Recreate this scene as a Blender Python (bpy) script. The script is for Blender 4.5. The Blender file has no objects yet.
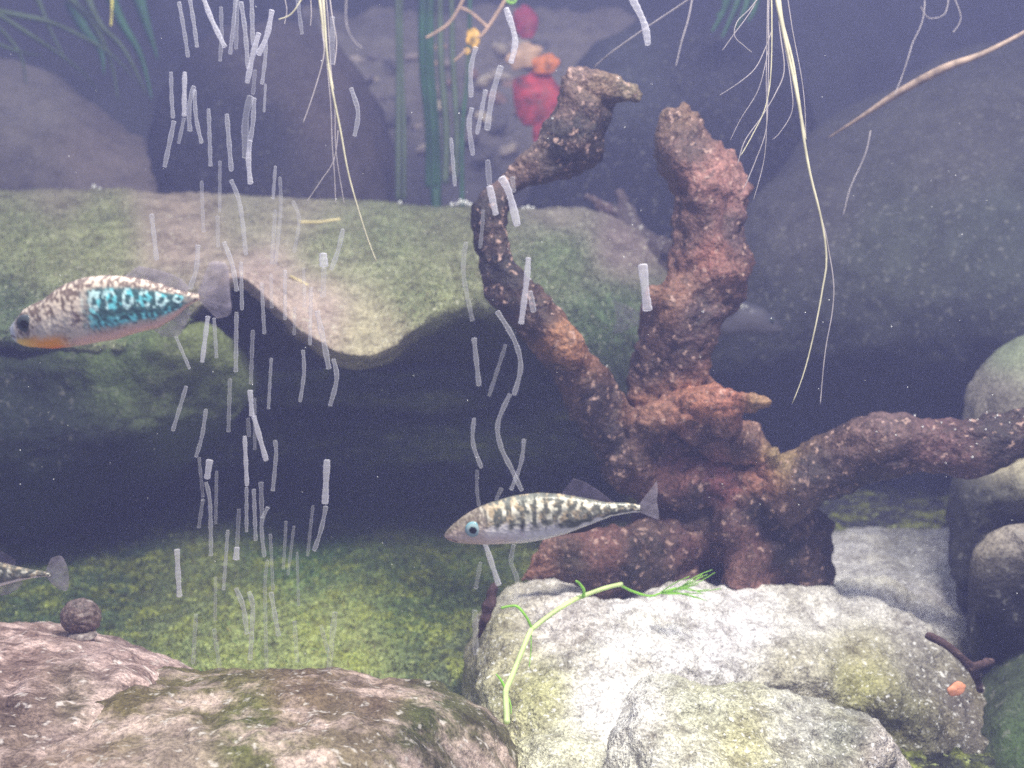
import bpy, bmesh, math, random
import numpy as np
from mathutils import Vector, noise, Matrix

random.seed(7)
SC = bpy.context.scene
COL = SC.collection
PI = math.pi

# ------------------------------------------------------------------ camera
FPX = 1098.0
PITCH = math.radians(15.0)
CAM = np.array([0.0, 0.0, 0.36])
FWD = np.array([0.0, math.cos(PITCH), -math.sin(PITCH)])
UP = np.array([0.0, math.sin(PITCH), math.cos(PITCH)])
RT = np.array([1.0, 0.0, 0.0])
cam = bpy.data.cameras.new('camera')
cam.sensor_width = 36.0
cam.lens = 36.0 * FPX / 1024.0
cam.clip_start = 0.01
cam.clip_end = 30.0
cam.dof.use_dof = True
cam.dof.focus_distance = 0.42
cam.dof.aperture_fstop = 13.0
camo = bpy.data.objects.new('camera', cam)
COL.objects.link(camo)
camo.location = CAM
camo.rotation_euler = (PI / 2 - PITCH, 0, 0)
SC.camera = camo

# ------------------------------------------------------------------ light
w = bpy.data.worlds.new('world')
SC.world = w
w.use_nodes = True
bg = w.node_tree.nodes['Background']
bg.inputs[0].default_value = (0.76, 0.80, 1.0, 1)
bg.inputs[1].default_value = 0.36

def area(name, loc, target, sx, sy, power, colr):
    l = bpy.data.lights.new(name, 'AREA')
    l.shape = 'RECTANGLE'
    l.size = sx
    l.size_y = sy
    l.energy = power
    l.color = colr
    o = bpy.data.objects.new(name, l)
    COL.objects.link(o)
    o.location = loc
    o.rotation_euler = (Vector(target) - Vector(loc)).to_track_quat('-Z', 'Y').to_euler()
    return o

area('tank_lamp', (0.20, 0.22, 0.95), (0.12, 0.54, 0.08), 0.26, 0.20, 14.5, (1.0, 0.97, 0.95))
area('pond_daylight', (-0.35, 1.0, 1.25), (-0.2, 0.95, 0.2), 1.2, 0.8, 7.0, (0.80, 0.86, 1.0))

SC.view_settings.view_transform = 'Standard'
SC.view_settings.look = 'None'
SC.view_settings.gamma = 1.0
SC.view_settings.use_curve_mapping = False
SC.view_settings.exposure = 0.0
SC.cycles.volume_bounces = 1
SC.cycles.use_denoising = False      # the photograph keeps its sensor grain
SC.cycles.max_bounces = 8
SC.cycles.transparent_max_bounces = 24

# ------------------------------------------------------------------ helpers
def P(px, py, d):
    return CAM + FWD * d + RT * (d * (px - 512.0) / FPX) - UP * (d * (py - 384.0) / FPX)

def PA(a):
    a = np.asarray(a, float)
    d = a[:, 2:3]
    return CAM + FWD * d + RT * (d * (a[:, 0:1] - 512.0) / FPX) - UP * (d * (a[:, 1:2] - 384.0) / FPX)

def proj(v):
    r = np.asarray(v) - CAM
    d = r @ FWD
    return 512 + FPX * (r @ RT) / d, 384 - FPX * (r @ UP) / d

def cr(pts, t):
    """Catmull-Rom through pts (n,k) at t in 0..n-1 (array)."""
    pts = np.asarray(pts, float)
    n = len(pts)
    t = np.clip(t, 0, n - 1 - 1e-9)
    i = np.floor(t).astype(int)
    u = (t - i)[:, None]
    p = lambda j: pts[np.clip(j, 0, n - 1)]
    p0, p1, p2, p3 = p(i - 1), p(i), p(i + 1), p(i + 2)
    return 0.5 * (2 * p1 + (p2 - p0) * u + (2 * p0 - 5 * p1 + 4 * p2 - p3) * u * u + (3 * p1 - p0 - 3 * p2 + p3) * u ** 3)

def resample(pts, n, k=2):
    pts = np.asarray(pts, float)
    seg = np.linalg.norm(np.diff(pts[:, :k], axis=0), axis=1)
    s = np.concatenate([[0], np.cumsum(seg)])
    q = np.interp(np.linspace(0, s[-1], n), s, np.arange(len(pts)))
    return cr(pts, q)

def fbm(p, octv=4):
    return noise.fractal(p, 0.9, 2.1, octv, noise_basis='PERLIN_ORIGINAL')

def tag(o, label=None, cat=None, group=None, kind=None):
    if label: o['label'] = label
    if cat: o['category'] = cat
    if group: o['group'] = group
    if kind: o['kind'] = kind
    return o

def empty(name, loc):
    o = bpy.data.objects.new(name, None)
    COL.objects.link(o)
    o.empty_display_size = 0.02
    o.location = Vector(loc)
    return o

def make(name, V, F, mat, parent=None, smooth=True, base=True, fixn=True, cols=None):
    V = np.asarray(V, float)
    if parent is not None:
        org = np.array(parent.matrix_world.translation if parent.parent is None and False else world_loc(parent))
    elif base:
        lo, hi = V.min(0), V.max(0)
        org = np.array([(lo[0] + hi[0]) / 2, (lo[1] + hi[1]) / 2, lo[2]])
    else:
        org = np.zeros(3)
    me = bpy.data.meshes.new(name)
    me.from_pydata((V - org).tolist(), [], F)
    me.update()
    if fixn:
        bm = bmesh.new(); bm.from_mesh(me)
        bmesh.ops.recalc_face_normals(bm, faces=bm.faces)
        bm.to_mesh(me); bm.free()
    if smooth:
        me.polygons.foreach_set('use_smooth', [True] * len(me.polygons))
    if cols is not None:
        at = me.color_attributes.new('Col', 'FLOAT_COLOR', 'POINT')
        c4 = np.ones((len(V), 4)); c4[:, :3] = cols
        at.data.foreach_set('color', c4.ravel())
    me.materials.append(mat)
    o = bpy.data.objects.new(name, me)
    COL.objects.link(o)
    if parent is not None:
        o.parent = parent
    else:
        o.location = Vector(org)
    return o

def world_loc(o):
    l = np.array(o.location)
    while o.parent is not None:
        o = o.parent
        l = l + np.array(o.location)
    return l

def vnormals(V, F):
    me = bpy.data.meshes.new('tmp')
    me.from_pydata(V.tolist(), [], F)
    bm = bmesh.new(); bm.from_mesh(me)
    bmesh.ops.recalc_face_normals(bm, faces=bm.faces)
    bm.normal_update()
    N = np.array([v.normal[:] for v in bm.verts])
    bm.free()
    bpy.data.meshes.remove(me)
    return N

def srgb(c):
    c = np.asarray(c, float) / 255.0
    return np.where(c <= 0.04045, c / 12.92, ((c + 0.055) / 1.055) ** 2.4)

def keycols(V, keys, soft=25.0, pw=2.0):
    """colour by inverse distance between key spots; some keys hold painted light and shade"""
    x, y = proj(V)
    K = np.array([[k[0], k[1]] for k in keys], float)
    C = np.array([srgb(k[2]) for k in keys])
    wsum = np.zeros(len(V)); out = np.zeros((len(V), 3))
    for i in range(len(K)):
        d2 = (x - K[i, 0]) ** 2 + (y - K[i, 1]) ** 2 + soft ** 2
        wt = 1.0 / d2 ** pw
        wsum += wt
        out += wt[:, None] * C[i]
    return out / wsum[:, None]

def desat(c, f):
    g = c @ np.array([.3, .5, .2])
    return c * (1 - f) + g[:, None] * f

def displace(V, F, amp, scale, octv=4, seed=0.0, fine=0.0, fscale=200.0, ridge=0.0, rscale=20):
    N = vnormals(V, F)
    out = V.copy()
    off = Vector((seed * 3.1, seed * 1.7, seed))
    H = np.array([fbm(Vector(v) * scale + off, octv) for v in V]); H = (H - H.mean()) * amp
    for i in range(len(V)):
        p = Vector(V[i])
        h = H[i]
        if fine:
            h += fine * noise.noise(p * fscale + off)
        if ridge:
            h -= ridge * max(0.0, 1 - 7 * abs(noise.noise(p * rscale + off)))
        out[i] += N[i] * h
    return out

def loft(name, rows, mat, nu=140, nv=90, amp=0.006, scale=18, seed=1.0, fine=0.0012, fscale=160,
         ridge=0.0, rscale=20, keys=None, parent=None, subs=None):
    """closed rounded rock from rows of (px,py,depth) points; rows wrap round into a tube, ends capped"""
    R = [resample(r, nu) for r in rows]
    n = len(R)
    R3 = np.array([PA(r) for r in R])                       # n x nu x 3
    ext = np.concatenate([R3[-2:], R3, R3[:3]], axis=0)
    wgt = np.ones(n) if subs is None else np.array(subs, float)
    cum = np.concatenate([[0], np.cumsum(wgt)])
    ts = np.linspace(0, cum[-1], nv, endpoint=False)
    tq = np.interp(ts, cum, np.arange(n + 1)) + 2
    k = ext.shape[0]
    flat = ext.reshape(k, -1)
    G = cr(flat, tq).reshape(nv, nu, 3)
    V = G.reshape(-1, 3)
    F = []
    for j in range(nv):
        j2 = (j + 1) % nv
        for i in range(nu - 1):
            F.append((j * nu + i, j * nu + i + 1, j2 * nu + i + 1, j2 * nu + i))
    c0 = V[0::nu].mean(0); c1 = V[nu - 1::nu].mean(0)
    a = len(V); V = np.vstack([V, c0, c1])
    for j in range(nv):
        j2 = (j + 1) % nv
        F.append((j * nu, j2 * nu, a)); F.append((j2 * nu + nu - 1, j * nu + nu - 1, a + 1))
    V0 = V
    V = displace(V, F, amp, scale, 4, seed, fine, fscale, ridge, rscale)
    cols = keycols(V0, keys) if keys else None
    return make(name, V, F, mat, parent, cols=cols)

def ico(sub):
    bm = bmesh.new()
    bmesh.ops.create_icosphere(bm, subdivisions=sub, radius=1.0)
    V = np.array([v.co[:] for v in bm.verts]); F = [tuple(v.index for v in f.verts) for f in bm.faces]
    bm.free()
    return V, F

def boulder(name, c, rad, mat, sub=6, amp=0.15, scale=2.0, seed=1.0, rot=0, keys=None, fine=0.0012, flat=0.0):
    V, F = ico(sub)
    p = np.sign(V) * np.abs(V) ** (1.0 - flat)
    V = p
    cth, sth = math.cos(rot), math.sin(rot)
    off = Vector((seed, seed * 2.3, -seed))
    out = np.empty_like(V)
    for i in range(len(V)):
        q = Vector(V[i])
        s = 1 + amp * fbm(q * scale + off, 5)
        out[i] = V[i] * s
    out = out * np.array(rad)
    # turn in the view plane
    r = out.copy()
    r[:, 0] = out[:, 0] * cth - out[:, 2] * sth
    r[:, 2] = out[:, 0] * sth + out[:, 2] * cth
    V = r + np.array(c)
    if fine:
        V = displace(V, F, fine * 2, 60, 3, seed, fine, 180)
    cols = keycols(V, keys) if keys else None
    return make(name, V, F, mat, cols=cols)

def tube(pts, rad, sides=8, closed=True):
    """tapered tube along world points; rad per point"""
    pts = np.asarray(pts, float); n = len(pts)
    rad = np.full(n, rad) if np.isscalar(rad) else np.asarray(rad, float)
    T = np.gradient(pts, axis=0)
    T /= np.linalg.norm(T, axis=1)[:, None] + 1e-12
    ref = np.array([0.0, 1.0, 0.0]) if abs(T[0][1]) < 0.8 else np.array([1.0, 0, 0])
    V = []; F = []
    a = np.linspace(0, 2 * PI, sides, endpoint=False)
    for i in range(n):
        u = ref - T[i] * (ref @ T[i]); u /= np.linalg.norm(u); ref = u
        v = np.cross(T[i], u)
        for b in a:
            V.append(pts[i] + rad[i] * (math.cos(b) * u + math.sin(b) * v))
    for i in range(n - 1):
        for k in range(sides):
            k2 = (k + 1) % sides
            F.append((i * sides + k, i * sides + k2, (i + 1) * sides + k2, (i + 1) * sides + k))
    F.append(tuple(range(sides))[::-1]); F.append(tuple((n - 1) * sides + k for k in range(sides)))
    return np.array(V), F

def strand(name, pts, r0, r1, mat, parent=None, n=24, sides=6, wob=0.0, seed=0):
    q = resample(pts, n)
    W = PA(q)
    if wob:
        for i in range(n):
            W[i] += np.array(noise.noise_vector(Vector(W[i]) * 40 + Vector((seed, 0, 0)))) * wob
    return make(name, *tube(W, np.linspace(r0, r1, n), sides), mat, parent)

# ------------------------------------------------------------------ materials
def nt(name):
    m = bpy.data.materials.new(name)
    m.use_nodes = True
    t = m.node_tree
    for n in list(t.nodes):
        t.nodes.remove(n)
    out = t.nodes.new('ShaderNodeOutputMaterial')
    return m, t, out

def N(t, kind, **kw):
    n = t.nodes.new(kind)
    for k, v in kw.items():
        if k.startswith('i_'):
            key = k[2:]
            n.inputs[int(key) if key.isdigit() else key.replace('_', ' ')].default_value = v
        else:
            setattr(n, k, v)
    return n

def ramp(t, fac, stops):
    r = N(t, 'ShaderNodeValToRGB')
    cr_ = r.color_ramp
    while len(cr_.elements) < len(stops):
        cr_.elements.new(0.5)
    for e, (p, c) in zip(cr_.elements, stops):
        e.position = p
        e.color = (c if len(c) == 4 else (*c, 1)) if not np.isscalar(c) else (c, c, c, 1)
    t.links.new(fac, r.inputs[0])
    return r.outputs[0]

def mixc(t, fac, a, b, mode='MIX'):
    m = N(t, 'ShaderNodeMix', data_type='RGBA', blend_type=mode)
    for s, v in ((m.inputs[0], fac), (m.inputs[6], a), (m.inputs[7], b)):
        if isinstance(v, (int, float)): s.default_value = v
        elif isinstance(v, (tuple, list)): s.default_value = (*v, 1) if len(v) == 3 else v
        else: t.links.new(v, s)
    return m.outputs[2]

def stone(name, base=None, tint=None, tintamt=0.5, tscale=14, speck=0.3, speckcol=(0.8, 0.78, 0.75), vary=0.5,
          vscale=60, rough=0.85, bump=0.5, bscale=400, stretch=None, speckscale=260, spec=0.2, grain=0.45, gscale=520, dark=(0.25, 0.22, 0.2)):
    m, t, out = nt(name)
    L = t.links.new
    tc = N(t, 'ShaderNodeTexCoord')
    vec = tc.outputs['Object']
    if stretch:
        mp = N(t, 'ShaderNodeMapping')
        mp.inputs['Scale'].default_value = stretch[0]
        mp.inputs['Rotation'].default_value = stretch[1]
        L(vec, mp.inputs[0]); vec = mp.outputs[0]
    if base is None:
        a = N(t, 'ShaderNodeAttribute', attribute_name='Col'); c = a.outputs['Color']
    else:
        rgb = N(t, 'ShaderNodeRGB'); rgb.outputs[0].default_value = (*base, 1); c = rgb.outputs[0]
    if tint:
        n0 = N(t, 'ShaderNodeTexNoise', i_Scale=tscale, i_Detail=5.0, i_Roughness=0.65)
        L(vec, n0.inputs['Vector'])
        f = ramp(t, n0.outputs[0], [(0.5 - 0.02, 0.0), (0.62, tintamt)])
        c = mixc(t, f, c, tint)
    n1 = N(t, 'ShaderNodeTexNoise', i_Scale=vscale, i_Detail=6.0, i_Roughness=0.7)
    L(vec, n1.inputs['Vector'])
    v = ramp(t, n1.outputs[0], [(0.30, tuple(1 - vary * (1 - k) for k in dark)), (0.52, (1, 1, 1)), (0.72, (1 + vary * 0.5,) * 3)])
    c = mixc(t, 1.0, c, v, 'MULTIPLY')
    n5 = N(t, 'ShaderNodeTexNoise', i_Scale=gscale, i_Detail=3.0, i_Roughness=0.8)
    L(vec, n5.inputs['Vector'])
    c = mixc(t, 1.0, c, ramp(t, n5.outputs[0], [(0.36, (1 - grain,) * 3), (0.5, (1, 1, 1)), (0.64, (1 + grain * .8,) * 3)]), 'MULTIPLY')
    n2 = N(t, 'ShaderNodeTexNoise', i_Scale=speckscale, i_Detail=2.0, i_Roughness=0.6)
    L(vec, n2.inputs['Vector'])
    f2 = ramp(t, n2.outputs[0], [(0.60, 0.0), (0.70, speck)])
    c = mixc(t, f2, c, speckcol)
    b = N(t, 'ShaderNodeBsdfPrincipled')
    b.inputs['Roughness'].default_value = rough
    b.inputs['Specular IOR Level'].default_value = spec
    L(c, b.inputs['Base Color'])
    n3 = N(t, 'ShaderNodeTexNoise', i_Scale=bscale, i_Detail=3.0)
    L(vec, n3.inputs['Vector'])
    add = N(t, 'ShaderNodeMath', operation='ADD'); L(n3.outputs[0], add.inputs[0]); L(n1.outputs[0], add.inputs[1])
    bp = N(t, 'ShaderNodeBump', i_Strength=bump, i_Distance=0.002)
    L(add.outputs[0], bp.inputs['Height']); L(bp.outputs[0], b.inputs['Normal'])
    L(b.outputs[0], out.inputs[0])
    return m

def plain(name, col, rough=0.6, alpha=1.0, vary=0.35, vscale=120, trans=0.0, spec=0.4, stretch=None):
    """simple organic material with noise; alpha < 1 lets light through"""
    m, t, out = nt(name)
    L = t.links.new
    tc = N(t, 'ShaderNodeTexCoord'); vec = tc.outputs['Object']
    n1 = N(t, 'ShaderNodeTexNoise', i_Scale=vscale, i_Detail=4.0)
    L(vec, n1.inputs['Vector'])
    v = ramp(t, n1.outputs[0], [(0.32, (1 - vary,) * 3), (0.65, (1 + vary,) * 3)])
    c = mixc(t, 1.0, tuple(col), v, 'MULTIPLY')
    b = N(t, 'ShaderNodeBsdfPrincipled')
    b.inputs['Roughness'].default_value = rough
    b.inputs['Specular IOR Level'].default_value = spec
    L(c, b.inputs['Base Color'])
    sh = b.outputs[0]
    if trans:
        tr = N(t, 'ShaderNodeBsdfTranslucent'); L(c, tr.inputs[0])
        mx = N(t, 'ShaderNodeMixShader'); mx.inputs[0].default_value = trans
        L(sh, mx.inputs[1]); L(tr.outputs[0], mx.inputs[2]); sh = mx.outputs[0]
    if alpha < 1:
        tp = N(t, 'ShaderNodeBsdfTransparent')
        mx = N(t, 'ShaderNodeMixShader'); mx.inputs[0].default_value = alpha
        L(tp.outputs[0], mx.inputs[1]); L(sh, mx.inputs[2]); sh = mx.outputs[0]
    L(sh, out.inputs[0])
    return m

def bubble_mat(name, a0, a1, col=(0.9, 0.9, 1.0)):
    """air bubble: see-through middle, silvery rim"""
    m, t, out = nt(name)
    L = t.links.new
    lw = N(t, 'ShaderNodeLayerWeight', i_Blend=0.45)
    f = ramp(t, lw.outputs['Facing'], [(0.15, a0), (0.85, a1)])
    d = N(t, 'ShaderNodeBsdfPrincipled')
    d.inputs['Base Color'].default_value = (*col, 1)
    d.inputs['Roughness'].default_value = 0.25
    d.inputs['Specular IOR Level'].default_value = 0.8
    tr = N(t, 'ShaderNodeBsdfTranslucent'); tr.inputs[0].default_value = (*col, 1)
    mx0 = N(t, 'ShaderNodeMixShader'); mx0.inputs[0].default_value = 0.45
    L(d.outputs[0], mx0.inputs[1]); L(tr.outputs[0], mx0.inputs[2])
    tp = N(t, 'ShaderNodeBsdfTransparent')
    mx = N(t, 'ShaderNodeMixShader')
    L(f, mx.inputs[0]); L(tp.outputs[0], mx.inputs[1]); L(mx0.outputs[0], mx.inputs[2])
    L(mx.outputs[0], out.inputs[0])
    return m

M_ledge = stone('mossy_stone', speck=0.55, speckcol=(0.62, 0.60, 0.48), vary=0.75, vscale=55, speckscale=330, bump=0.9)
M_fore = stone('streaked_stone', speck=0.65, speckcol=(0.85, 0.76, 0.72), vary=1.0, vscale=60, tint=tuple(srgb((215, 190, 185))), tintamt=.58, tscale=30, speckscale=170,
               stretch=((1, 1.6, 1.6), (0, 0.5, 0.5)), bump=0.8)
M_fore2 = stone('mossy_front_stone', tint=tuple(srgb((200, 178, 170))), tintamt=0.7, tscale=38, speck=0.5, speckcol=(0.75, 0.7, 0.66),
                vary=0.8, vscale=50, speckscale=240, bump=0.8)
M_grey = stone('pale_granular_stone', tint=tuple(srgb((165, 155, 80))), tintamt=0.16, tscale=22, speck=0.75, speckcol=(0.95, 0.94, 0.95),
               vary=0.8, vscale=95, speckscale=420, bump=1.0, bscale=700, grain=.5, gscale=620)
M_dim = stone('dark_stone', speck=0.25, speckcol=(0.35, 0.34, 0.32), vary=0.5, vscale=40, bump=0.6, speckscale=200)
M_wood = stone('sodden_wood', tint=tuple(srgb((120, 92, 84))), tintamt=0.35, tscale=34, speck=0.75, speckcol=(0.50, 0.33, 0.28), grain=.6, gscale=420,
               vary=0.85, vscale=85, speckscale=240, bump=0.9, rough=0.6, spec=0.4)
M_darkwood = stone('dark_wood', base=tuple(srgb((80, 62, 62))), speck=0.5, speckcol=(0.4, 0.28, 0.25), vary=0.6, vscale=70, speckscale=200)
M_moss = stone('moss', tint=tuple(srgb((150, 158, 72))), tintamt=0.7, grain=.6, gscale=380, tscale=45, speck=0.6, speckcol=(0.55, 0.62, 0.25), vary=0.85,
               vscale=110, speckscale=260, bump=1.0, rough=0.95, spec=0.05)
M_wall = stone('back_stone', base=tuple(srgb((70, 70, 72))), vary=0.5, vscale=10, speck=0.1)

# ------------------------------------------------------------------ setting
def grid_surface(name, rows, mat, nu, nv, amp, scale, fine, keys, seed, fscale=160, thick=0.03, kind='structure'):
    R3 = np.array([PA(resample(r, nu)) for r in rows])
    t = np.linspace(0, len(rows) - 1, nv)
    G = cr(R3.reshape(len(rows), -1), t).reshape(nv, nu, 3)
    V = G.reshape(-1, 3).copy()
    off = Vector((seed, seed, seed))
    for i in range(len(V)):
        p = Vector(V[i])
        V[i, 2] += amp * fbm(p * scale + off, 4) + fine * noise.noise(p * fscale)
    F = [(j * nu + i, j * nu + i + 1, (j + 1) * nu + i + 1, (j + 1) * nu + i) for j in range(nv - 1) for i in range(nu - 1)]
    n = len(V)
    V = np.vstack([V, V - np.array([0, 0, thick])])
    F += [tuple(k + n for k in f[::-1]) for f in F]
    edge = [i for i in range(nu)] + [j * nu + nu - 1 for j in range(1, nv)] + [(nv - 1) * nu + i for i in range(nu - 2, -1, -1)] + [j * nu for j in range(nv - 2, 0, -1)]
    for a, b in zip(edge, edge[1:] + edge[:1]):
        F.append((a, b, b + n, a + n))
    o = make(name, V, F, mat, cols=desat(keycols(V, keys), .18) if keys else None)
    return tag(o, kind=kind) if kind else o

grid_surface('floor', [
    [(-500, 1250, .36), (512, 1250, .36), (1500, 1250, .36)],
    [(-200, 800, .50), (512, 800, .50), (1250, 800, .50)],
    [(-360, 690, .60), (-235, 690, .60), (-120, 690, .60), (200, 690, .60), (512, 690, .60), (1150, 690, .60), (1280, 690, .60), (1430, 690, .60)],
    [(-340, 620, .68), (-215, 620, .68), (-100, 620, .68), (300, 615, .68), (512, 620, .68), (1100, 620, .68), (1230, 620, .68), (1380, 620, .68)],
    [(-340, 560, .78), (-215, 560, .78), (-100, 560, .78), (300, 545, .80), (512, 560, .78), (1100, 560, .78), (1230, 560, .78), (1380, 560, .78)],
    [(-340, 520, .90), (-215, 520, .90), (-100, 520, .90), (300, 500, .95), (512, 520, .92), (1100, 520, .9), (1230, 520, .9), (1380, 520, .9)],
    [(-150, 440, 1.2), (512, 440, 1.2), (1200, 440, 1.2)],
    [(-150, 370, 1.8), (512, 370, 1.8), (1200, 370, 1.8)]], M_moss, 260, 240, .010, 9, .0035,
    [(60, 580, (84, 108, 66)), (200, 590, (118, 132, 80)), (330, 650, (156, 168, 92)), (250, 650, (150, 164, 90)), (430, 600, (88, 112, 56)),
     (470, 660, (96, 108, 74)), (300, 540, (80, 118, 60)), (120, 540, (60, 84, 60)), (700, 560, (80, 80, 75)), (1000, 700, (60, 66, 50)), (920, 760, (58, 60, 50)), (960, 780, (58, 62, 50)), (300, 460, (60, 70, 60)), (850, 510, (58, 58, 62)), (950, 500, (56, 56, 60)), (780, 480, (56, 56, 60)), (880, 450, (56, 56, 60))], 3.0, fscale=230)  # right: dark stone colour with the boulder's shade painted in

# rock wall closing the tank at the back
grid_rows = [[(-400, 420, 1.75), (100, 430, 1.85), (512, 430, 1.8), (900, 430, 1.85), (1450, 420, 1.7)],
             [(-400, 200, 1.8), (100, 200, 1.95), (512, 200, 1.9), (900, 200, 1.9), (1450, 200, 1.75)],
             [(-400, -20, 1.8), (100, -20, 2.0), (512, -20, 1.95), (900, -20, 1.95), (1450, -20, 1.8)],
             [(-400, -250, 1.8), (100, -250, 2.0), (512, -250, 2.0), (900, -250, 1.95), (1450, -250, 1.8)]]
def wall_sheet():
    nu, nv = 120, 60
    R3 = np.array([PA(resample(r, nu)) for r in grid_rows])
    G = cr(R3.reshape(len(grid_rows), -1), np.linspace(0, 3, nv)).reshape(-1, 3)
    V = G.copy()
    for i in range(len(V)):
        V[i, 1] += .05 * fbm(Vector(V[i]) * 4, 4)
    F = [(j * nu + i, j * nu + i + 1, (j + 1) * nu + i + 1, (j + 1) * nu + i) for j in range(nv - 1) for i in range(nu - 1)]
    n = len(V)
    V = np.vstack([V, V + np.array([0, .05, 0])])
    F += [tuple(k + n for k in f[::-1]) for f in F]
    edge = list(range(nu)) + [j * nu + nu - 1 for j in range(1, nv)] + [(nv - 1) * nu + i for i in range(nu - 2, -1, -1)] + [j * nu for j in range(nv - 2, 0, -1)]
    for a, b in zip(edge, edge[1:] + edge[:1]):
        F.append((a, b, b + n, a + n))
    tag(make('wall_back', V, F, M_wall), kind='structure')
wall_sheet()

# ------------------------------------------------------------------ stones
def sh(row, dy, dd):
    return [(x, y + dy, d + dd) for x, y, d in row]

# the long mossy ledge with its undercut
lip = [(-330, 342, .68), (-205, 342, .68), (-90, 342, .68), (0, 346, .68), (90, 352, .67), (160, 345, .67), (205, 305, .67), (240, 285, .67), (275, 312, .67), (305, 338, .67), (345, 358, .66),
       (385, 354, .66), (420, 330, .66), (470, 314, .67), (520, 332, .68), (575, 370, .7), (630, 402, .74), (668, 405, .78)]
tag(loft('mossy_ledge_stone', [
    [(-330, 215, 1.08), (-205, 215, 1.08), (-90, 215, 1.08), (200, 220, 1.08), (420, 230, 1.08), (560, 235, 1.06), (620, 245, 1.02), (668, 262, 1.0)],
    [(-330, 189, .99), (-205, 189, .99), (-90, 189, .99), (0, 190, .98), (100, 190, .98), (200, 196, .97), (330, 203, .96), (450, 205, .95), (560, 208, .93), (625, 224, .92), (672, 250, .90)],
    [(-330, 215, .87), (-205, 215, .87), (-90, 215, .87), (150, 222, .86), (330, 228, .86), (500, 228, .86), (600, 240, .85), (674, 275, .86)],
    [(-330, 275, .75), (-205, 275, .75), (-90, 275, .75), (150, 262, .76), (300, 262, .77), (450, 262, .76), (560, 275, .76), (640, 300, .79), (676, 325, .82)],
    [(x, y - 16 if y > 300 else y - 14, d) for x, y, d in lip],
    sh(lip, 4, .02),
    sh(lip, 2, .14),
    [(-330, 360, 1.05), (-205, 360, 1.05), (-90, 360, 1.05), (200, 350, 1.05), (450, 360, 1.05), (600, 380, 1.02), (664, 380, .98)]],
    M_ledge, 260, 200, .0055, 13, 2.0, .002, 150, keys=[
    (30, 240, (128, 134, 96)), (100, 230, (133, 138, 99)), (170, 205, (141, 126, 113)), (60, 195, (128, 121, 101)), (180, 240, (149, 133, 123)),
    (250, 225, (134, 130, 110)), (300, 210, (133, 126, 109)), (260, 275, (162, 143, 137)), (310, 310, (166, 148, 140)), (330, 245, (130, 135, 101)),
    (390, 240, (124, 131, 97)), (420, 300, (125, 131, 95)), (380, 335, (161, 153, 127)), (460, 240, (113, 116, 87)), (560, 250, (96, 112, 79)),
    (560, 220, (122, 113, 106)), (620, 240, (113, 99, 99)), (610, 320, (83, 101, 73)), (650, 380, (75, 85, 68)), (150, 320, (103, 113, 79)),
    (0, 320, (89, 103, 76))], subs=[.6, 1.2, 1.2, 1.2, .6, .6, 1, 1]),
    'long pale mossy stone ledge reaching from the left edge behind the driftwood', 'stone')

M_fuzz, _t, _o = nt('moss_fuzz')
_a = N(_t, 'ShaderNodeAttribute', attribute_name='Col')
_d = N(_t, 'ShaderNodeBsdfPrincipled'); _d.inputs['Roughness'].default_value = .8
_tr = N(_t, 'ShaderNodeBsdfTranslucent'); _mx = N(_t, 'ShaderNodeMixShader'); _mx.inputs[0].default_value = .3
_t.links.new(_a.outputs[0], _d.inputs['Base Color']); _t.links.new(_a.outputs[0], _tr.inputs[0])
_t.links.new(_d.outputs[0], _mx.inputs[1]); _t.links.new(_tr.outputs[0], _mx.inputs[2]); _t.links.new(_mx.outputs[0], _o.inputs[0])

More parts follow.
